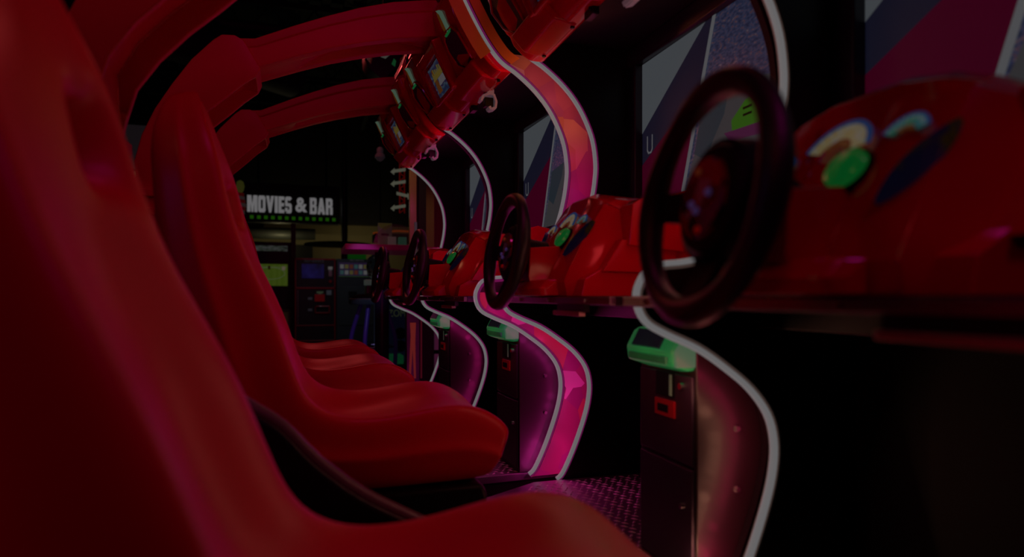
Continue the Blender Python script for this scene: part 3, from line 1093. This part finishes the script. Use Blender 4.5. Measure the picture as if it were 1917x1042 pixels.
def build_rear_arch(parent):
    top = [(-0.60, -0.70), (-0.62, -0.2), (-0.60, 0.10), (-0.59, 0.30), (-0.555, 0.42), (-0.535, 0.445), (-0.54, 0.50), (-0.515, 0.60), (-0.472, 0.70), (-0.415, 0.80), (-0.35, 0.90), (-0.275, 0.985), (-0.245, 1.01), (-0.20, 1.015), (-0.165, 1.0)]
    bot = [(-0.44, -0.70), (-0.46, -0.2), (-0.45, 0.10), (-0.435, 0.30), (-0.455, 0.40), (-0.452, 0.43), (-0.445, 0.47), (-0.425, 0.54), (-0.372, 0.62), (-0.30, 0.70), (-0.225, 0.77), (-0.175, 0.82), (-0.145, 0.845), (-0.120, 0.865), (-0.105, 0.90)]
    rec = [0, 0, 0, 0, 0, 0, .02, .05, .06, .06, .06, .05, .03, 0, 0]
    hw = [.13, .13, .13, .125, .12, .125, .135, .135, .135, .132, .130, .128, .126, .124, .118]
    m = MB()
    secs = []
    for (tx, tz), (bx, bz), r, h in zip(top, bot, rec, hw):
        t_ = Vector((tx, 0, E + tz))
        b_ = Vector((bx, 0, E + bz))
        dn = (t_ - b_)
        L = dn.length
        dn.normalize()
        pr = [(-h, L), (h, L), (h, 0.0), (h - 0.02, 0.0), (h - 0.03, r + 0.001), (-h + 0.03, r + 0.001), (-h + 0.02, 0.0), (-h, 0.0)]
        secs.append([b_ + dn * q + Vector((0, y, 0)) for y, q in pr])
    m.loft(secs)
    for z in (0.20, 0.30, 0.37):                                 # moulded ribs low on the post
        m.box(-0.635 + z * 0.1, -0.44, -0.14, 0.14, E + z, E + z + 0.03)
    return m.build('rear_arch', ARCH, parent, bevel=0.009)


Y0, PITCH = 0.73, 1.05
for a in ((0, 0.0, 0.0, 'red racing machine nearest the camera, huge blurred seat at left and biggest wheel', -0.045, -0.04),
          (1, 0.02, 0.0, 'red racing machine second from the camera, its pointed seat back in focus', -0.02, 0.0),
          (2, -0.075, 0.035, 'third red racing machine along the row, edged by twin pink light strips', 0.0, 0.0),
          (3, -0.12, 0.025, 'farthest red racing machine, smallest wheel in front of the magenta topped table', 0.02, 0.0)):
    build_machine(a[0], a[1], Y0 + PITCH * a[0], *a[2:])

# ---------------------------------------------------------------- background
BLKP = mat('black_enamel', (0.012, 0.012, 0.014), 0.35, noise=0.3)
REDE = mat('red_enamel', (0.35, 0.01, 0.02), 0.3, noise=0.2)
# sign over the bar
s = empty('lit_sign', (-0.26, 12.5, E + 1.68), 0, 'black box sign reading MOVIES & BAR with a row of green squares', 'sign')
MB().box(-0.86, 0.84, 0.0, 0.25, -0.33, 0.38).build('sign_box', mat('sign_black', (0.006, 0.006, 0.006), 0.6), s, bevel=0.01)


def ring8(x0, x1, z0, z1, t, c):
    o = [(x0 + c, z0), (x1 - c, z0), (x1, z0 + c), (x1, z1 - c), (x1 - c, z1), (x0 + c, z1), (x0, z1 - c), (x0, z0 + c)]
    k = c * 0.5
    i_ = [(x0 + t + k, z0 + t), (x1 - t - k, z0 + t), (x1 - t, z0 + t + k), (x1 - t, z1 - t - k), (x1 - t - k, z1 - t), (x0 + t + k, z1 - t), (x0 + t, z1 - t - k), (x0 + t, z0 + t + k)]
    return [[o[a], o[(a + 1) % 8], i_[(a + 1) % 8], i_[a]] for a in range(8)]


def R4(x0, x1, z0, z1):
    return [[(x0, z0), (x1, z0), (x1, z1), (x0, z1)]]


LET = {      # heavy condensed capitals on a 1-high grid, with their widths
    'M': (0.86, R4(0, .26, 0, 1) + R4(.60, .86, 0, 1) + [[(.20, 1), (.34, 1), (.50, .0), (.36, .0)], [(.52, 1), (.66, 1), (.50, .0), (.36, .0)]]),
    'O': (0.62, ring8(0, .62, 0, 1, .22, .10)),
    'V': (0.66, [[(0, 1), (.25, 1), (.42, 0), (.24, 0)], [(.41, 1), (.66, 1), (.42, 0), (.24, 0)]]),
    'I': (0.26, R4(0, .26, 0, 1)),
    'E': (0.50, R4(0, .25, 0, 1) + R4(.2, .5, .80, 1) + R4(.2, .48, .41, .60) + R4(.2, .5, 0, .20)),
    'S': (0.58, [q for q in ring8(0, .58, .42, 1, .20, .10) if True][3:8] + [[(.0, .5), (.05, .42), (.5, .42), (.5, .6), (.2, .6)]] + ring8(0, .58, 0, .60, .20, .10)[0:4] + R4(.0, .22, .10, .32)),
    'B': (0.62, R4(0, .24, 0, 1) + R4(.2, .5, .82, 1) + R4(.2, .52, .42, .58) + R4(.2, .52, 0, .18) + [[(.38, .9), (.5, 1), (.60, .92), (.60, .60), (.5, .52), (.38, .6)], [(.40, .45), (.52, .56), (.62, .46), (.62, .10), (.52, 0), (.40, .1)]]),
    'A': (0.68, [[(0, 0), (.24, 0), (.44, 1), (.22, 1)], [(.44, 0), (.68, 0), (.46, 1), (.24, 1)]] + R4(.16, .52, .16, .34)),
    'R': (0.62, R4(0, .24, 0, 1) + R4(.2, .5, .82, 1) + R4(.2, .5, .42, .58) + [[(.38, .9), (.5, 1), (.60, .90), (.60, .56), (.5, .44), (.38, .5)]] + R4(.38, .62, 0, .46)),
}
LW = glow('letter_white', (0.95, 0.92, 0.95), 1.0)
HT = 0.30
cx = -0.775
for ch in 'MOVIES & BAR':
    if ch == ' ':
        cx += 0.045
        continue
    if ch == '&':
        text('letter', '&', (cx + 0.10, -0.02, -0.005), 0.36, LW, s, ext=0.012, sx=0.82, bold=0.012)
        cx += 0.215
        continue
    wd, polys = LET[ch]
    mb_ = MB()
    for li, p in enumerate(polys):
        mb_.prism([(cx + a * HT * 0.66, -0.155 + b * HT) for a, b in p], -0.035 - 0.0004 * li, 0.0)
    mb_.build('letter', LW, s, smooth=False)
    cx += wd * HT * 0.66 + 0.014
for i in range(13):
    x = -0.70 + i * 0.1195
    MB().box(x - 0.03, x + 0.03, -0.015, 0.0, -0.275, -0.215).build('green_square', glow('green_square_light', (0.12, 0.75, 0.01), 0.42), s)
MB().cyl((-0.6, 0.12, 0.38), (-0.6, 0.12, 2.5), 0.02, seg=8).cyl((0.6, 0.12, 0.38), (0.6, 0.12, 2.5), 0.02, seg=8).build('hanger', BLKP, s)
# dark upper band of the bar wall, left end and rolled duct
struct('trim_9', MB().box(-8, 10, 13.7, 14.0, E + 1.50, 5.0), DARKW)
struct('trim_10', MB().cyl((-3, 13.3, E + 1.22), (0.15, 13.3, E + 1.22), 0.11, seg=20), mat('dark_pipe', (0.05, 0.055, 0.05), 0.5, noise=0.2))
struct('trim_11', MB().box(-3, 0.10, 13.4, 13.9, 0.35, E + 1.02), MATTE)
struct('trim_12', MB().box(-0.28, -0.20, 12.1, 12.2, 0, E + 1.3), BLKP)
# a soccer broadcast on a screen, a second screen above it
tv = empty('television', (-0.85, 12.6, 0), 0, 'tall black screen stand showing a green soccer pitch', 'television')
MB().box(-0.6, 0.62, 0.0, 0.15, 0.55, E + 1.0).build('housing', BLKP, tv, bevel=0.01)
q = MB()
q.box(-0.50, 0.50, -0.012, -0.002, E + 0.19, E + 0.59, 0)
for x0, x1, z0, z1 in ((0.02, 0.035, 0.19, 0.59), (-0.5, 0.5, 0.53, 0.537)):
    q.box(x0, x1, -0.014, -0.012, E + z0, E + z1, 1)
ring = [(0.20 + 0.25 * math.cos(a), 0.42 + 0.11 * math.sin(a)) for a in [2 * math.pi * i / 32 for i in range(33)]]
for a, b in zip(ring, ring[1:]):
    q.tube([(a[0], -0.013, E + a[1]), (b[0], -0.013, E + b[1])], 0.006, 4, 1)
q.box(0.16, 0.20, -0.018, -0.012, E + 0.49, E + 0.56, 2)
q.box(0.40, 0.46, -0.018, -0.012, E + 0.48, E + 0.55, 3)
q.build('picture', [ramp_mat('grass_picture', 'wave', 3.0, [(0.0, (0.30, 0.50, 0.04)), (1.0, (0.36, 0.56, 0.06))], emi=0.62), glow('pitch_line', (0.6, 0.7, 0.4), 0.6), glow('player_dark', (0.2, 0.08, 0.02), 0.3), glow('player_pale', (0.9, 0.7, 0.5), 0.6)], tv, smooth=False)
q = MB().box(-0.50, 0.50, -0.012, -0.002, E + 0.83, E + 0.93)
q.build('upper_display', ramp_mat('upper_picture', 'noise', 9, [(0.35, (0.02, 0.02, 0.03)), (0.5, (0.3, 0.4, 0.3)), (0.65, (0.6, 0.6, 0.65))], emi=0.4, stretch=(1, 1, 3)), tv)
# brochure shelf at the left of the machines
lb = empty('wooden_counter', (-0.35, 12.2, 0), 0, 'low wooden counter below the soccer screen', 'counter')
MB().box(-0.5, 0.32, 0, 0.4, 0, 0.52).build('carcass', mat('counter_wood', (0.30, 0.18, 0.05), 0.5, noise=0.4, nscale=6), lb, bevel=0.01)
MB().box(-0.52, 0.34, -0.02, 0.4, 0.52, 0.55).build('counter_top', mat('counter_dark', (0.10, 0.05, 0.02), 0.4), lb)


def kiosk(x0, x1, y, name, label, red):
    t = empty(name, ((x0 + x1) / 2, y, 0), 0, label, 'kiosk')
    w = (x1 - x0) / 2
    top = E + 0.635
    MB().box(-w, w, 0, 0.55, 0, top).build('body', BLKP if red else mat('grey_green_enamel', (0.03, 0.04, 0.045), 0.5, noise=0.2), t, bevel=0.01)
    if red:
        f = MB()
        for a, b, c, d in ((-w, -w + 0.02, 0.03, top), (w - 0.02, w, 0.03, top), (-w, w, top - 0.025, top), (-w, w, E + 0.12, E + 0.15), (-w, w, E - 0.50, E - 0.485), (-w, w, 0.03, 0.05)):
            f.box(a, b, -0.012, 0.0, c, d)
        f.build('frame_trim', REDE, t, bevel=0.002)
        MB().box(-w + 0.045, -w + 0.052, -0.015, 0, E - 0.48, E + 0.10).build('chrome_strip', STEEL, t)
        MB().box(-w + 0.11, w - 0.19, -0.012, 0, E + 0.30, E + 0.54).build('display', ramp_mat('kiosk_blue', 'noise', 5, [(0.3, (0.02, 0.015, 0.10)), (0.55, (0.04, 0.03, 0.35)), (0.75, (0.08, 0.07, 0.55))], emi=0.55), t)
        MB().box(w - 0.12, w - 0.05, -0.014, 0, E + 0.45, E + 0.50).build('bill_light', glow('bill_white', (0.7, 0.65, 0.65), 0.6), t)
        MB().box(w - 0.115, w - 0.055, -0.014, 0, E + 0.33, E + 0.44).build('bill_slot', STEEL, t, bevel=0.004)
        m = MB()
        m.cyl((w - 0.085, 0, E + 0.25), (w - 0.085, -0.02, E + 0.25), 0.025, seg=16)
        m.build('button', REDE, t)
        text('heading', 'SELF-SERVICE', (-0.02, -0.01, E + 0.59), 0.055, mat('grey_print', (0.25, 0.25, 0.27), 0.5), t, ext=0.001)
        MB().box(-0.01, 0.15, -0.02, 0, E - 0.09, E + 0.03).build('red_plate', mat('red_plate_paint', (0.5, 0.01, 0.015), 0.3, emi=(0.5, 0.01, 0.01), es=0.18), t, bevel=0.004)
        d = MB()
        d.box(-0.01, 0.235, -0.03, 0, E - 0.29, E - 0.27)
        d.box(-0.01, 0.235, -0.03, 0, E - 0.18, E - 0.16)
        d.box(-0.01, 0.01, -0.03, 0, E - 0.29, E - 0.16)
        d.box(0.215, 0.235, -0.03, 0, E - 0.29, E - 0.16)
        d.build('dispenser_frame', REDE, t, bevel=0.003)
        MB().box(0.01, 0.215, -0.004, 0, E - 0.27, E - 0.18).build('dispenser_opening', MATTE, t)
        a = MB()
        a.prism([(0.02, E + .20 - .12), (0.13, E + .08), (0.13, E + .0555), (0.075, E + .045 - 0.01), (0.02, E + .055)], -0.014, 0, mi=0)
        a.build('arrow_sticker', mat('green_sticker', (0.25, 0.35, 0.2), 0.5, emi=(0.25, 0.4, 0.15), es=0.18), t)
        MB().box(0.18, 0.26, -0.012, 0, E + 0.02, E + 0.10).build('grey_sticker', mat('grey_sticker', (0.25, 0.27, 0.3), 0.5, emi=(0.3, 0.3, 0.35), es=0.1), t)
        for z in (-0.04, -0.23):
            MB().box(-0.12, -0.05, -0.008, 0, E + z - 0.02, E + z + 0.02).build('small_label', mat('pale_label', (0.25, 0.25, 0.27), 0.5), t)
    else:
        m = MB().box(-w + 0.04, w - 0.04, -0.012, 0, E + 0.33, E + 0.575, 0)
        for r in range(2):
            for c in range(7 if r == 0 else 6):
                x = -w + 0.06 + c * 0.078
                m.box(x, x + 0.06, -0.016, -0.011, E + 0.47 - r * 0.10, E + 0.54 - r * 0.10, 1 + (c * 3 + r) % 4)
        m.box(-w + 0.04, w - 0.04, -0.016, -0.011, E + 0.33, E + 0.345, 5)
        m.build('display', [glow('disp_purple', (0.14, 0.07, 0.25), 0.5), glow('tile_white', (0.7, 0.7, 0.7), 0.6), glow('tile_teal', (0.2, 0.5, 0.5), 0.5), glow('tile_red', (0.6, 0.15, 0.08), 0.5), glow('tile_yellow', (0.6, 0.5, 0.15), 0.5), glow('disp_green', (0.2, 0.5, 0.15), 0.3)], t, smooth=False)
        text('heading', 'SELF-SERVICE', (-0.0, -0.01, E + 0.61), 0.04, mat('grey_print2', (0.3, 0.3, 0.32), 0.5, emi=(0.3, 0.3, 0.3), es=0.2), t, ext=0.001)
        d = MB().box(-w + 0.05, w - 0.06, -0.012, 0, E - 0.5, E + 0.16)
        d.build('door_panel', mat('grey_green_door', (0.035, 0.05, 0.05), 0.5, noise=0.2), t, bevel=0.004)
        MB().box(-0.14, 0.0, -0.016, 0, E - 0.06, E + 0.08).build('card_slot', MATTE, t, bevel=0.003)
        MB().prism([(-0.13, E - .14), (-0.01, E - .14), (-0.03, E - .11), (-0.07, E - .09), (-0.11, E - .11)], -0.016, 0).build('sticker', mat('pale_label', (0.25, 0.25, 0.27), 0.5), t)
    return t


kiosk(-0.20, 0.455, 11.3, 'photo_kiosk', 'black self-service kiosk with red trim and blue screen', True)
kiosk(0.47, 1.15, 11.3, 'ticket_kiosk', 'grey green self-service kiosk with a grid of pictures on its screen', False)
# green lit panel and dark awning behind the ticket kiosk
t = empty('umbrella_table', (0.55, 12.2, 0), 0, 'dark round canopy on a post behind the kiosks', 'canopy')
MB().lathe([(0.62, 0), (0.60, 0.03), (0.3, 0.06), (0.05, 0.07)], (0, 0, E + 0.93)).build('canopy', MATTE, t)
MB().cyl((0.1, 0, 0), (0.1, 0, 3.9), 0.06, seg=12).build('post', BLKP, t)
o = MB().box(0.70, 1.05, 12.3, 12.4, E + 0.62, E + 0.86).build('green_sign', glow('green_sign_light', (0.02, 0.30, 0.02), 0.5))
tag(o, 'small green lit sign above the ticket kiosk', 'sign')
o = MB().box(0.88, 0.98, 13.95, 14.0, E + 1.0, E + 1.16).build('wall_notice', mat('notice_red', (0.5, 0.15, 0.12), 0.5, emi=(0.4, 0.1, 0.08), es=0.12))
tag(o, 'small red and white notice on the beige wall', 'notice')
o = MB().tube([(1.0, 10.4, E + 1.0), (1.35, 10.2, E + 1.03), (2.2, 10.1, E + 1.0)], 0.016, 8).build('neon_tube', glow('neon_orange', (0.95, 0.16, 0.02), 0.75))
tag(o, 'orange red neon tube glowing above the magenta table', 'light')
o = MB().box(1.0, 2.2, 10.15, 10.6, E + 0.86, E + 0.98).box(1.1, 1.12, 10.4, 10.42, E + 0.98, 4.95).box(2.0, 2.02, 10.4, 10.42, E + 0.98, 4.95).build('neon_shelf', MATTE)
tag(o, 'dark shelf right below the orange neon tube', 'shelf')

# high table with magenta edge and what stands on it
t = empty('high_table', (0.70, 6.05, 0), 0, 'high table with a magenta edge on a dark round post', 'table')
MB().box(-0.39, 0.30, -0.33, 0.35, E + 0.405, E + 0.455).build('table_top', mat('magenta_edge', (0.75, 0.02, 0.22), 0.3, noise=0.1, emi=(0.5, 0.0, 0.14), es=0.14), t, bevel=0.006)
MB().cyl((-0.04, 0, 0.03), (-0.04, 0, E + 0.405), 0.065, seg=24).build('post', mat('violet_black', (0.035, 0.015, 0.045), 0.3), t)
MB().lathe([(0.30, 0), (0.28, 0.03), (0.10, 0.045)], (-0.04, 0, 0)).build('foot', MATTE, t)
dm = MB()
secs = []
for i in range(13):
    a = math.pi * i / 12
    x = 0.20 - 0.20 * math.cos(a)
    h = 0.20 * math.sin(a)
    secs.append([(x, -0.16, E + .457), (x, -0.16, E + .457 + h + 0.004), (x, -0.155, E + .457 + h + 0.004), (x, -0.155, E + .457)])
dm.loft(secs)
o = dm.build('clear_cover', mat('clear_acrylic', (0.5, 0.6, 0.6), 0.08, alpha=0.25, coat=0.5))
o.location = (0.57, 6.08, 0)
tag(o, 'clear half round acrylic cover standing on the magenta table', 'cover')
o = MB().box(0.0, 0.13, 0, 0.004, E + .457, E + .457 + 0.20).build('menu_card', mat('menu_paper', (0.35, 0.42, 0.32), 0.5, emi=(0.35, 0.4, 0.3), es=0.16))
o.location = (0.62, 6.02, 0.02)
o2 = MB().prism([(0.005, E + .655), (0.125, E + .655), (0.125, E + .63), (0.065, E + .59), (0.005, E + .63)], -0.003, 0.0)
o2.build('green_chevron', mat('menu_green', (0.35, 0.45, 0.1), 0.5, emi=(0.35, 0.45, 0.1), es=0.2), o)
MB().box(0.03, 0.10, -0.003, 0, E + .54, E + .56).build('printed_line', MATTE, o)
tag(o, 'white card with green chevron in a stand on the magenta table', 'card')
o = MB().lathe([(0.03, 0), (0.035, 0.03), (0.012, 0.06), (0.01, 0.10)], (0.0, 0.0, E + .457)).build('small_figurine', mat('ochre', (0.45, 0.2, 0.1), 0.5))
o.location = (0.67, 6.2, 0)
tag(o, 'small brown figure standing on the magenta table behind the card', 'ornament')
for (x, c, nm, lb_) in ((0.735, (0.45, 0.45, 0.42), 'white_block', 'small white block under the clear cover'), (0.83, (0.1, 0.5, 0.3), 'green_block', 'small green topped block beside the white one under the cover')):
    o = MB().box(x - 0.035, x + 0.035, 5.88, 5.94, E + .457, E + .54).build(nm, mat(nm + '_m', c, 0.5, emi=c, es=0.25), None, bevel=0.004)
    tag(o, lb_, 'block')

# stool with violet legs
t = empty('bar_stool', (0.65, 6.78, 0), 0, 'round bar stool with bent violet legs behind the table post', 'stool')
MB().lathe([(0.02, -0.065), (0.235, -0.065), (0.245, -0.05), (0.245, -0.012), (0.23, 0.0), (0.02, 0.0)], (0, 0, E - 0.02), seg=32).build('seat_rim', mat('pale_green_rim', (0.10, 0.20, 0.14), 0.35), t)
MB().lathe([(0.02, 0.0), (0.21, 0.0), (0.22, 0.015), (0.15, 0.04), (0.02, 0.045)], (0, 0, E - 0.02), seg=32).build('cushion', MATTE, t)
VIO = mat('violet_enamel', (0.16, 0.10, 0.55), 0.3, emi=(0.10, 0.05, 0.4), es=0.06)
for a in (45, 135, 225, 315):
    ca, sa = math.cos(math.radians(a + 20)), math.sin(math.radians(a + 20))
    m = MB().tube(catmull([(ca * 0.13, sa * 0.13, E - 0.085), (ca * 0.17, sa * 0.17, E - 0.2), (ca * 0.235, sa * 0.235, E - 0.42), (ca * 0.24, sa * 0.24, E - 0.6), (ca * 0.23, sa * 0.23, 0.0)], 3), 0.022, 10)
    m.build('leg', VIO, t)
ring = [(0.225 * math.cos(a), 0.225 * math.sin(a), 0.27) for a in [2 * math.pi * i / 28 for i in range(28)]]
MB().tube(ring, 0.009, 8, closed=True).build('foot_ring', STEEL, t)
# toy dispenser with a clear globe behind the stool
t = empty('candy_machine', (0.75, 7.22, 0), 0, 'vending machine with a clear globe on a pale blue pole by the stool', 'vending machine')
MB().lathe([(0.16, 0), (0.14, 0.03), (0.05, 0.05)], (0, 0, 0)).build('foot', MATTE, t)
MB().box(-0.045, 0.045, -0.04, 0.04, 0.05, E + 0.0).build('pole', mat('pale_blue_pole', (0.25, 0.38, 0.55), 0.35, emi=(0.15, 0.25, 0.4), es=0.15), t, bevel=0.01)
MB().box(-0.14, 0.14, -0.10, 0.10, E + 0.0, E + 0.12).build('coin_body', STEEL, t, bevel=0.01)
MB().box(-0.15, 0.15, -0.11, 0.11, E + 0.12, E + 0.18).build('collar', mat('pale_green_collar', (0.5, 0.7, 0.6), 0.4, emi=(0.5, 0.7, 0.6), es=0.25), t, bevel=0.008)
MB().lathe([(0.05, 0.0), (0.115, 0.04), (0.135, 0.14), (0.115, 0.24), (0.05, 0.29)], (0, 0, E + 0.18)).build('globe', ramp_mat('globe_content', 'voronoi', 30, [(0.0, (0.05, 0.03, 0.03)), (0.4, (0.3, 0.2, 0.18)), (0.6, (0.1, 0.12, 0.15)), (0.85, (0.5, 0.45, 0.4))], emi=0.12, rough=0.1, coat=1.0), t)

# zombie game cabinet and tall cabinet right of the stool
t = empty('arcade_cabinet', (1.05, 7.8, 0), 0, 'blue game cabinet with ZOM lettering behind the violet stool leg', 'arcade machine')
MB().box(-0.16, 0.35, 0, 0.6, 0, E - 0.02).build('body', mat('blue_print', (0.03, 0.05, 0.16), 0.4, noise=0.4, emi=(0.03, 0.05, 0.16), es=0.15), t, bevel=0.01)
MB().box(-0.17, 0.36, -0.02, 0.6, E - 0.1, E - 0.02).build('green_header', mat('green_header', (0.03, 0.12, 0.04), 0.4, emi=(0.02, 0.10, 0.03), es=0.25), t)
text('lettering', 'ZOM', (-0.02, -0.012, E - 0.21), 0.12, mat('pale_green_print', (0.3, 0.45, 0.2), 0.5, emi=(0.3, 0.45, 0.2), es=0.25), t, ext=0.002, sx=0.8)
for z in (-0.45, -0.60):
    MB().lathe([(0.01, 0), (0.07, 0.01), (0.07, 0.03), (0.01, 0.04)]).build('dark_emblem', MATTE, t).matrix_local = Matrix.Translation((0.02, -0.0, E + z)) @ Matrix.Rotation(math.pi / 2, 4, 'X')
MB().box(-0.14, 0.02, -0.3, -0.02, 0.0, 0.10).build('green_step', glow('green_step_light', (0.02, 0.30, 0.10), 0.5), t, bevel=0.01)
BROWN = ramp_mat('brown_reflective_board', 'wave', 9, [(0.0, (0.16, 0.10, 0.05)), (1.0, (0.22, 0.14, 0.07))], rough=0.25, stretch=(3, 1, 0.02))
t = empty('tall_game_cabinet', (0.90, 4.95, 0), 0, 'tall dark game cabinet with brown boards beyond the last racing machine', 'arcade machine')
MB().box(-0.10, 0.03, -0.05, 0.0, 0, E + 0.012).box(-0.10, -0.035, -0.08, -0.02, E + 0.012, E + 1.35).box(0.0, 0.55, 0.25, 0.6, 0, E + 1.35).box(-0.10, 0.0, -0.05, 0.6, 0, 0.05).build('body', MATTE, t)
MB().box(-0.165, -0.11, -0.1, -0.06, E + 0.02, E + 1.10).build('brown_board', BROWN, t, bevel=0.004)
MB().box(-0.02, 0.35, 0.18, 0.25, E + 0.02, E + 1.30).build('brown_board', BROWN, t, bevel=0.004)
MB().box(-0.19, -0.09, -0.12, -0.04, 0.0, E + 0.02).build('printed_side', mat('teal_black_print', (0.02, 0.035, 0.04), 0.4, noise=0.5, nscale=10), t, bevel=0.004)
pr = MB().prism([(x_ - 0.035, z_) for x_, z_ in [(-0.14, E - .62), (-0.125, E - .30), (-0.13, E - .20), (-0.085, E - .20), (-0.09, E - .35), (-0.085, E - .62), (-0.10, E - .62), (-0.11, E - .40), (-0.125, E - .62)]], -0.124, -0.12)
pr.build('yellow_figure', mat('yellow_print', (0.40, 0.33, 0.05), 0.5, emi=(0.4, 0.33, 0.05), es=0.15), t)
text('side_lettering', 'Raw', (-0.14, -0.124, E - 0.70), 0.06, mat('pale_print', (0.4, 0.4, 0.45), 0.5, emi=(0.4, 0.4, 0.45), es=0.2), t, ext=0.001)
MB().cyl((-0.08, -0.125, E - 0.62), (-0.08, -0.125, E - 0.10), 0.006, seg=8).build('red_edge', glow('red_edge_light', (0.6, 0.03, 0.08), 0.5), t)
MB().box(-0.128, -0.110, -0.115, -0.10, E + 0.30, E + 0.56).build('white_edge', glow('white_edge_light', (0.45, 0.3, 0.42), 0.4), t)
MB().box(0.10, 0.14, 0.0, 0.2, 0.0, E - 0.03).build('grey_panel', mat('grey_panel', (0.10, 0.09, 0.11), 0.4), t)
for z0, z1 in ((-0.42, -0.18), (-0.62, -0.45)):
    MB().box(0.04, 0.13, -0.006, 0.0, E + z0, E + z1).build('pale_letter_plate', mat('pale_plate', (0.25, 0.22, 0.3), 0.5, emi=(0.25, 0.22, 0.3), es=0.15), t)

# arrow sign: red lattice with white lit arrows
t = empty('arrow_sign', (1.12, 8.0, E + 1.03), 0, 'tall red lattice sign with pale lit arrows pointing left and right', 'sign')
lat = MB()
for x in (-0.03, 0.03):
    lat.cyl((x, 0, 0), (x, 0, 2.6), 0.008, seg=6)
for i in range(26):
    z = i * 0.1
    lat.cyl((-0.03, 0, z), (0.03, 0, z + 0.05), 0.006, seg=6)
    lat.cyl((0.03, 0, z + 0.05), (-0.03, 0, z + 0.1), 0.006, seg=6)
lat.build('lattice', mat('lattice_red', (0.7, 0.03, 0.02), 0.4, emi=(0.6, 0.02, 0.01), es=0.3), t)
for i, dr in enumerate((-1, 1, -1, -1, 1)):
    z = 0.06 + i * 0.15
    sh = [(-0.10, -0.018), (0.05, -0.018 + 0.03), (0.05, 0.018 + 0.03), (-0.10, 0.018)]
    hd = [(-0.09, -0.042), (-0.135, -0.008), (-0.085, 0.04)]
    m = MB().prism([(x * -dr * (1) - (0.02), z + q_) if dr > 0 else (x - 0.01, z + q_) for x, q_ in sh], -0.03, -0.01)
    m.prism([(x * -dr - 0.02, z + q_) if dr > 0 else (x - 0.01, z + q_) for x, q_ in hd], -0.03, -0.01)
    m.build('arrow', glow('arrow_light', (0.75, 0.75, 0.55), 0.6), t, smooth=False)

# pendant lamp, hanging poster box, striped ornament, lit soffit
t = empty('pendant_lamp', (0.744, 7.0, E + 1.46), 0, 'small grey pendant lamp hanging on a cord below the beams', 'lamp')
MB().lathe([(0.02, 0.14), (0.035, 0.12), (0.035, 0.07), (0.05, 0.06), (0.055, 0.03), (0.03, 0.0), (0.01, -0.01)]).build('lamp_shade', mat('grey_shade', (0.3, 0.28, 0.33), 0.4, emi=(0.3, 0.28, 0.33), es=0.12), t)
MB().cyl((0, 0, 0.13), (0, 0, 2.72), 0.004, seg=6).build('cord', BLKP, t)
t = empty('hanging_display', (0.63, 5.5, E + 1.95), 0, 'dark angular lit display hanging between the two red arches', 'display')
MB().prism([(-0.18, 0.35), (-0.17, 0.03), (-0.13, -0.04), (-0.03, -0.11), (0.0, -0.11), (0.12, 0.03), (0.15, 0.35)], 0.0, 0.25).build('housing', BLKP, t, bevel=0.006)
m = MB()
m.prism([(-0.16, 0.30), (-0.155, 0.04), (-0.12, 0.0), (-0.10, 0.10), (-0.08, 0.30)], -0.004, 0.0, mi=0)
m.prism([(-0.03, 0.22), (-0.04, 0.07), (0.0, 0.06), (0.07, 0.13), (0.09, 0.22)], -0.004, 0.0, mi=1)
m.prism([(0.05, 0.02), (0.08, 0.0), (0.09, 0.05), (0.07, 0.07)], -0.004, 0.0, mi=2)
m.build('lit_print', [ramp_mat('red_white_print', 'noise', 14, [(0.35, (0.05, 0.02, 0.02)), (0.5, (0.5, 0.06, 0.03)), (0.65, (0.6, 0.5, 0.5))], emi=0.5), glow('pale_print_light', (0.6, 0.58, 0.5), 0.5), glow('green_print_light', (0.05, 0.5, 0.15), 0.5)], t, smooth=False)
MB().cyl((0, 0.12, 0.34), (0, 0.12, 2.25), 0.01, seg=6).build('hanger', BLKP, t)
t = empty('striped_ornament', (-0.86, 9.0, 0), 0, 'red and white striped ornament with a yellow green balloon on a pole', 'ornament')
MB().cyl((0.02, 0, 0), (0.02, 0, E + 1.02), 0.05, seg=12).build('pole', BLKP, t)
m = MB()
for i in range(7):
    m.cyl((0.0, 0, E + 1.02 + i * 0.045), (0.0, 0, E + 1.065 + i * 0.045), 0.10 - abs(i - 3) * 0.008, seg=20, mi=i % 2)
m.build('striped_body', [mat('ornament_red', (0.5, 0.02, 0.02), 0.4, emi=(0.5, 0.02, 0.02), es=0.25), mat('ornament_white', (0.5, 0.45, 0.4), 0.4, emi=(0.5, 0.45, 0.4), es=0.15)], t)
MB().lathe([(0.01, -0.09), (0.04, -0.06), (0.055, 0.0), (0.04, 0.06), (0.01, 0.08)], (0.03, -0.02, E + 1.42)).build('balloon', mat('balloon_green', (0.35, 0.5, 0.05), 0.4, emi=(0.4, 0.5, 0.08), es=0.25), t)
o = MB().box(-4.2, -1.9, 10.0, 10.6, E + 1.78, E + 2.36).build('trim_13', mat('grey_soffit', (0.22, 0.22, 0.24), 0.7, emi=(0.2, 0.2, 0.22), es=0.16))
o['kind'] = 'structure'
t = empty('counter_light', (-2.9, 10.2, E + 1.70), 0, 'warm strip light glowing below the grey soffit at left', 'light')
MB().box(-1.2, 0.95, -0.05, 0.05, -0.03, 0.04).build('light_tube', glow('warm_strip', (0.9, 0.65, 0.3), 0.6), t)
MB().box(-1.2, 0.95, -0.03, 0.25, 0.04, 0.08).build('light_holder', BLKP, t)
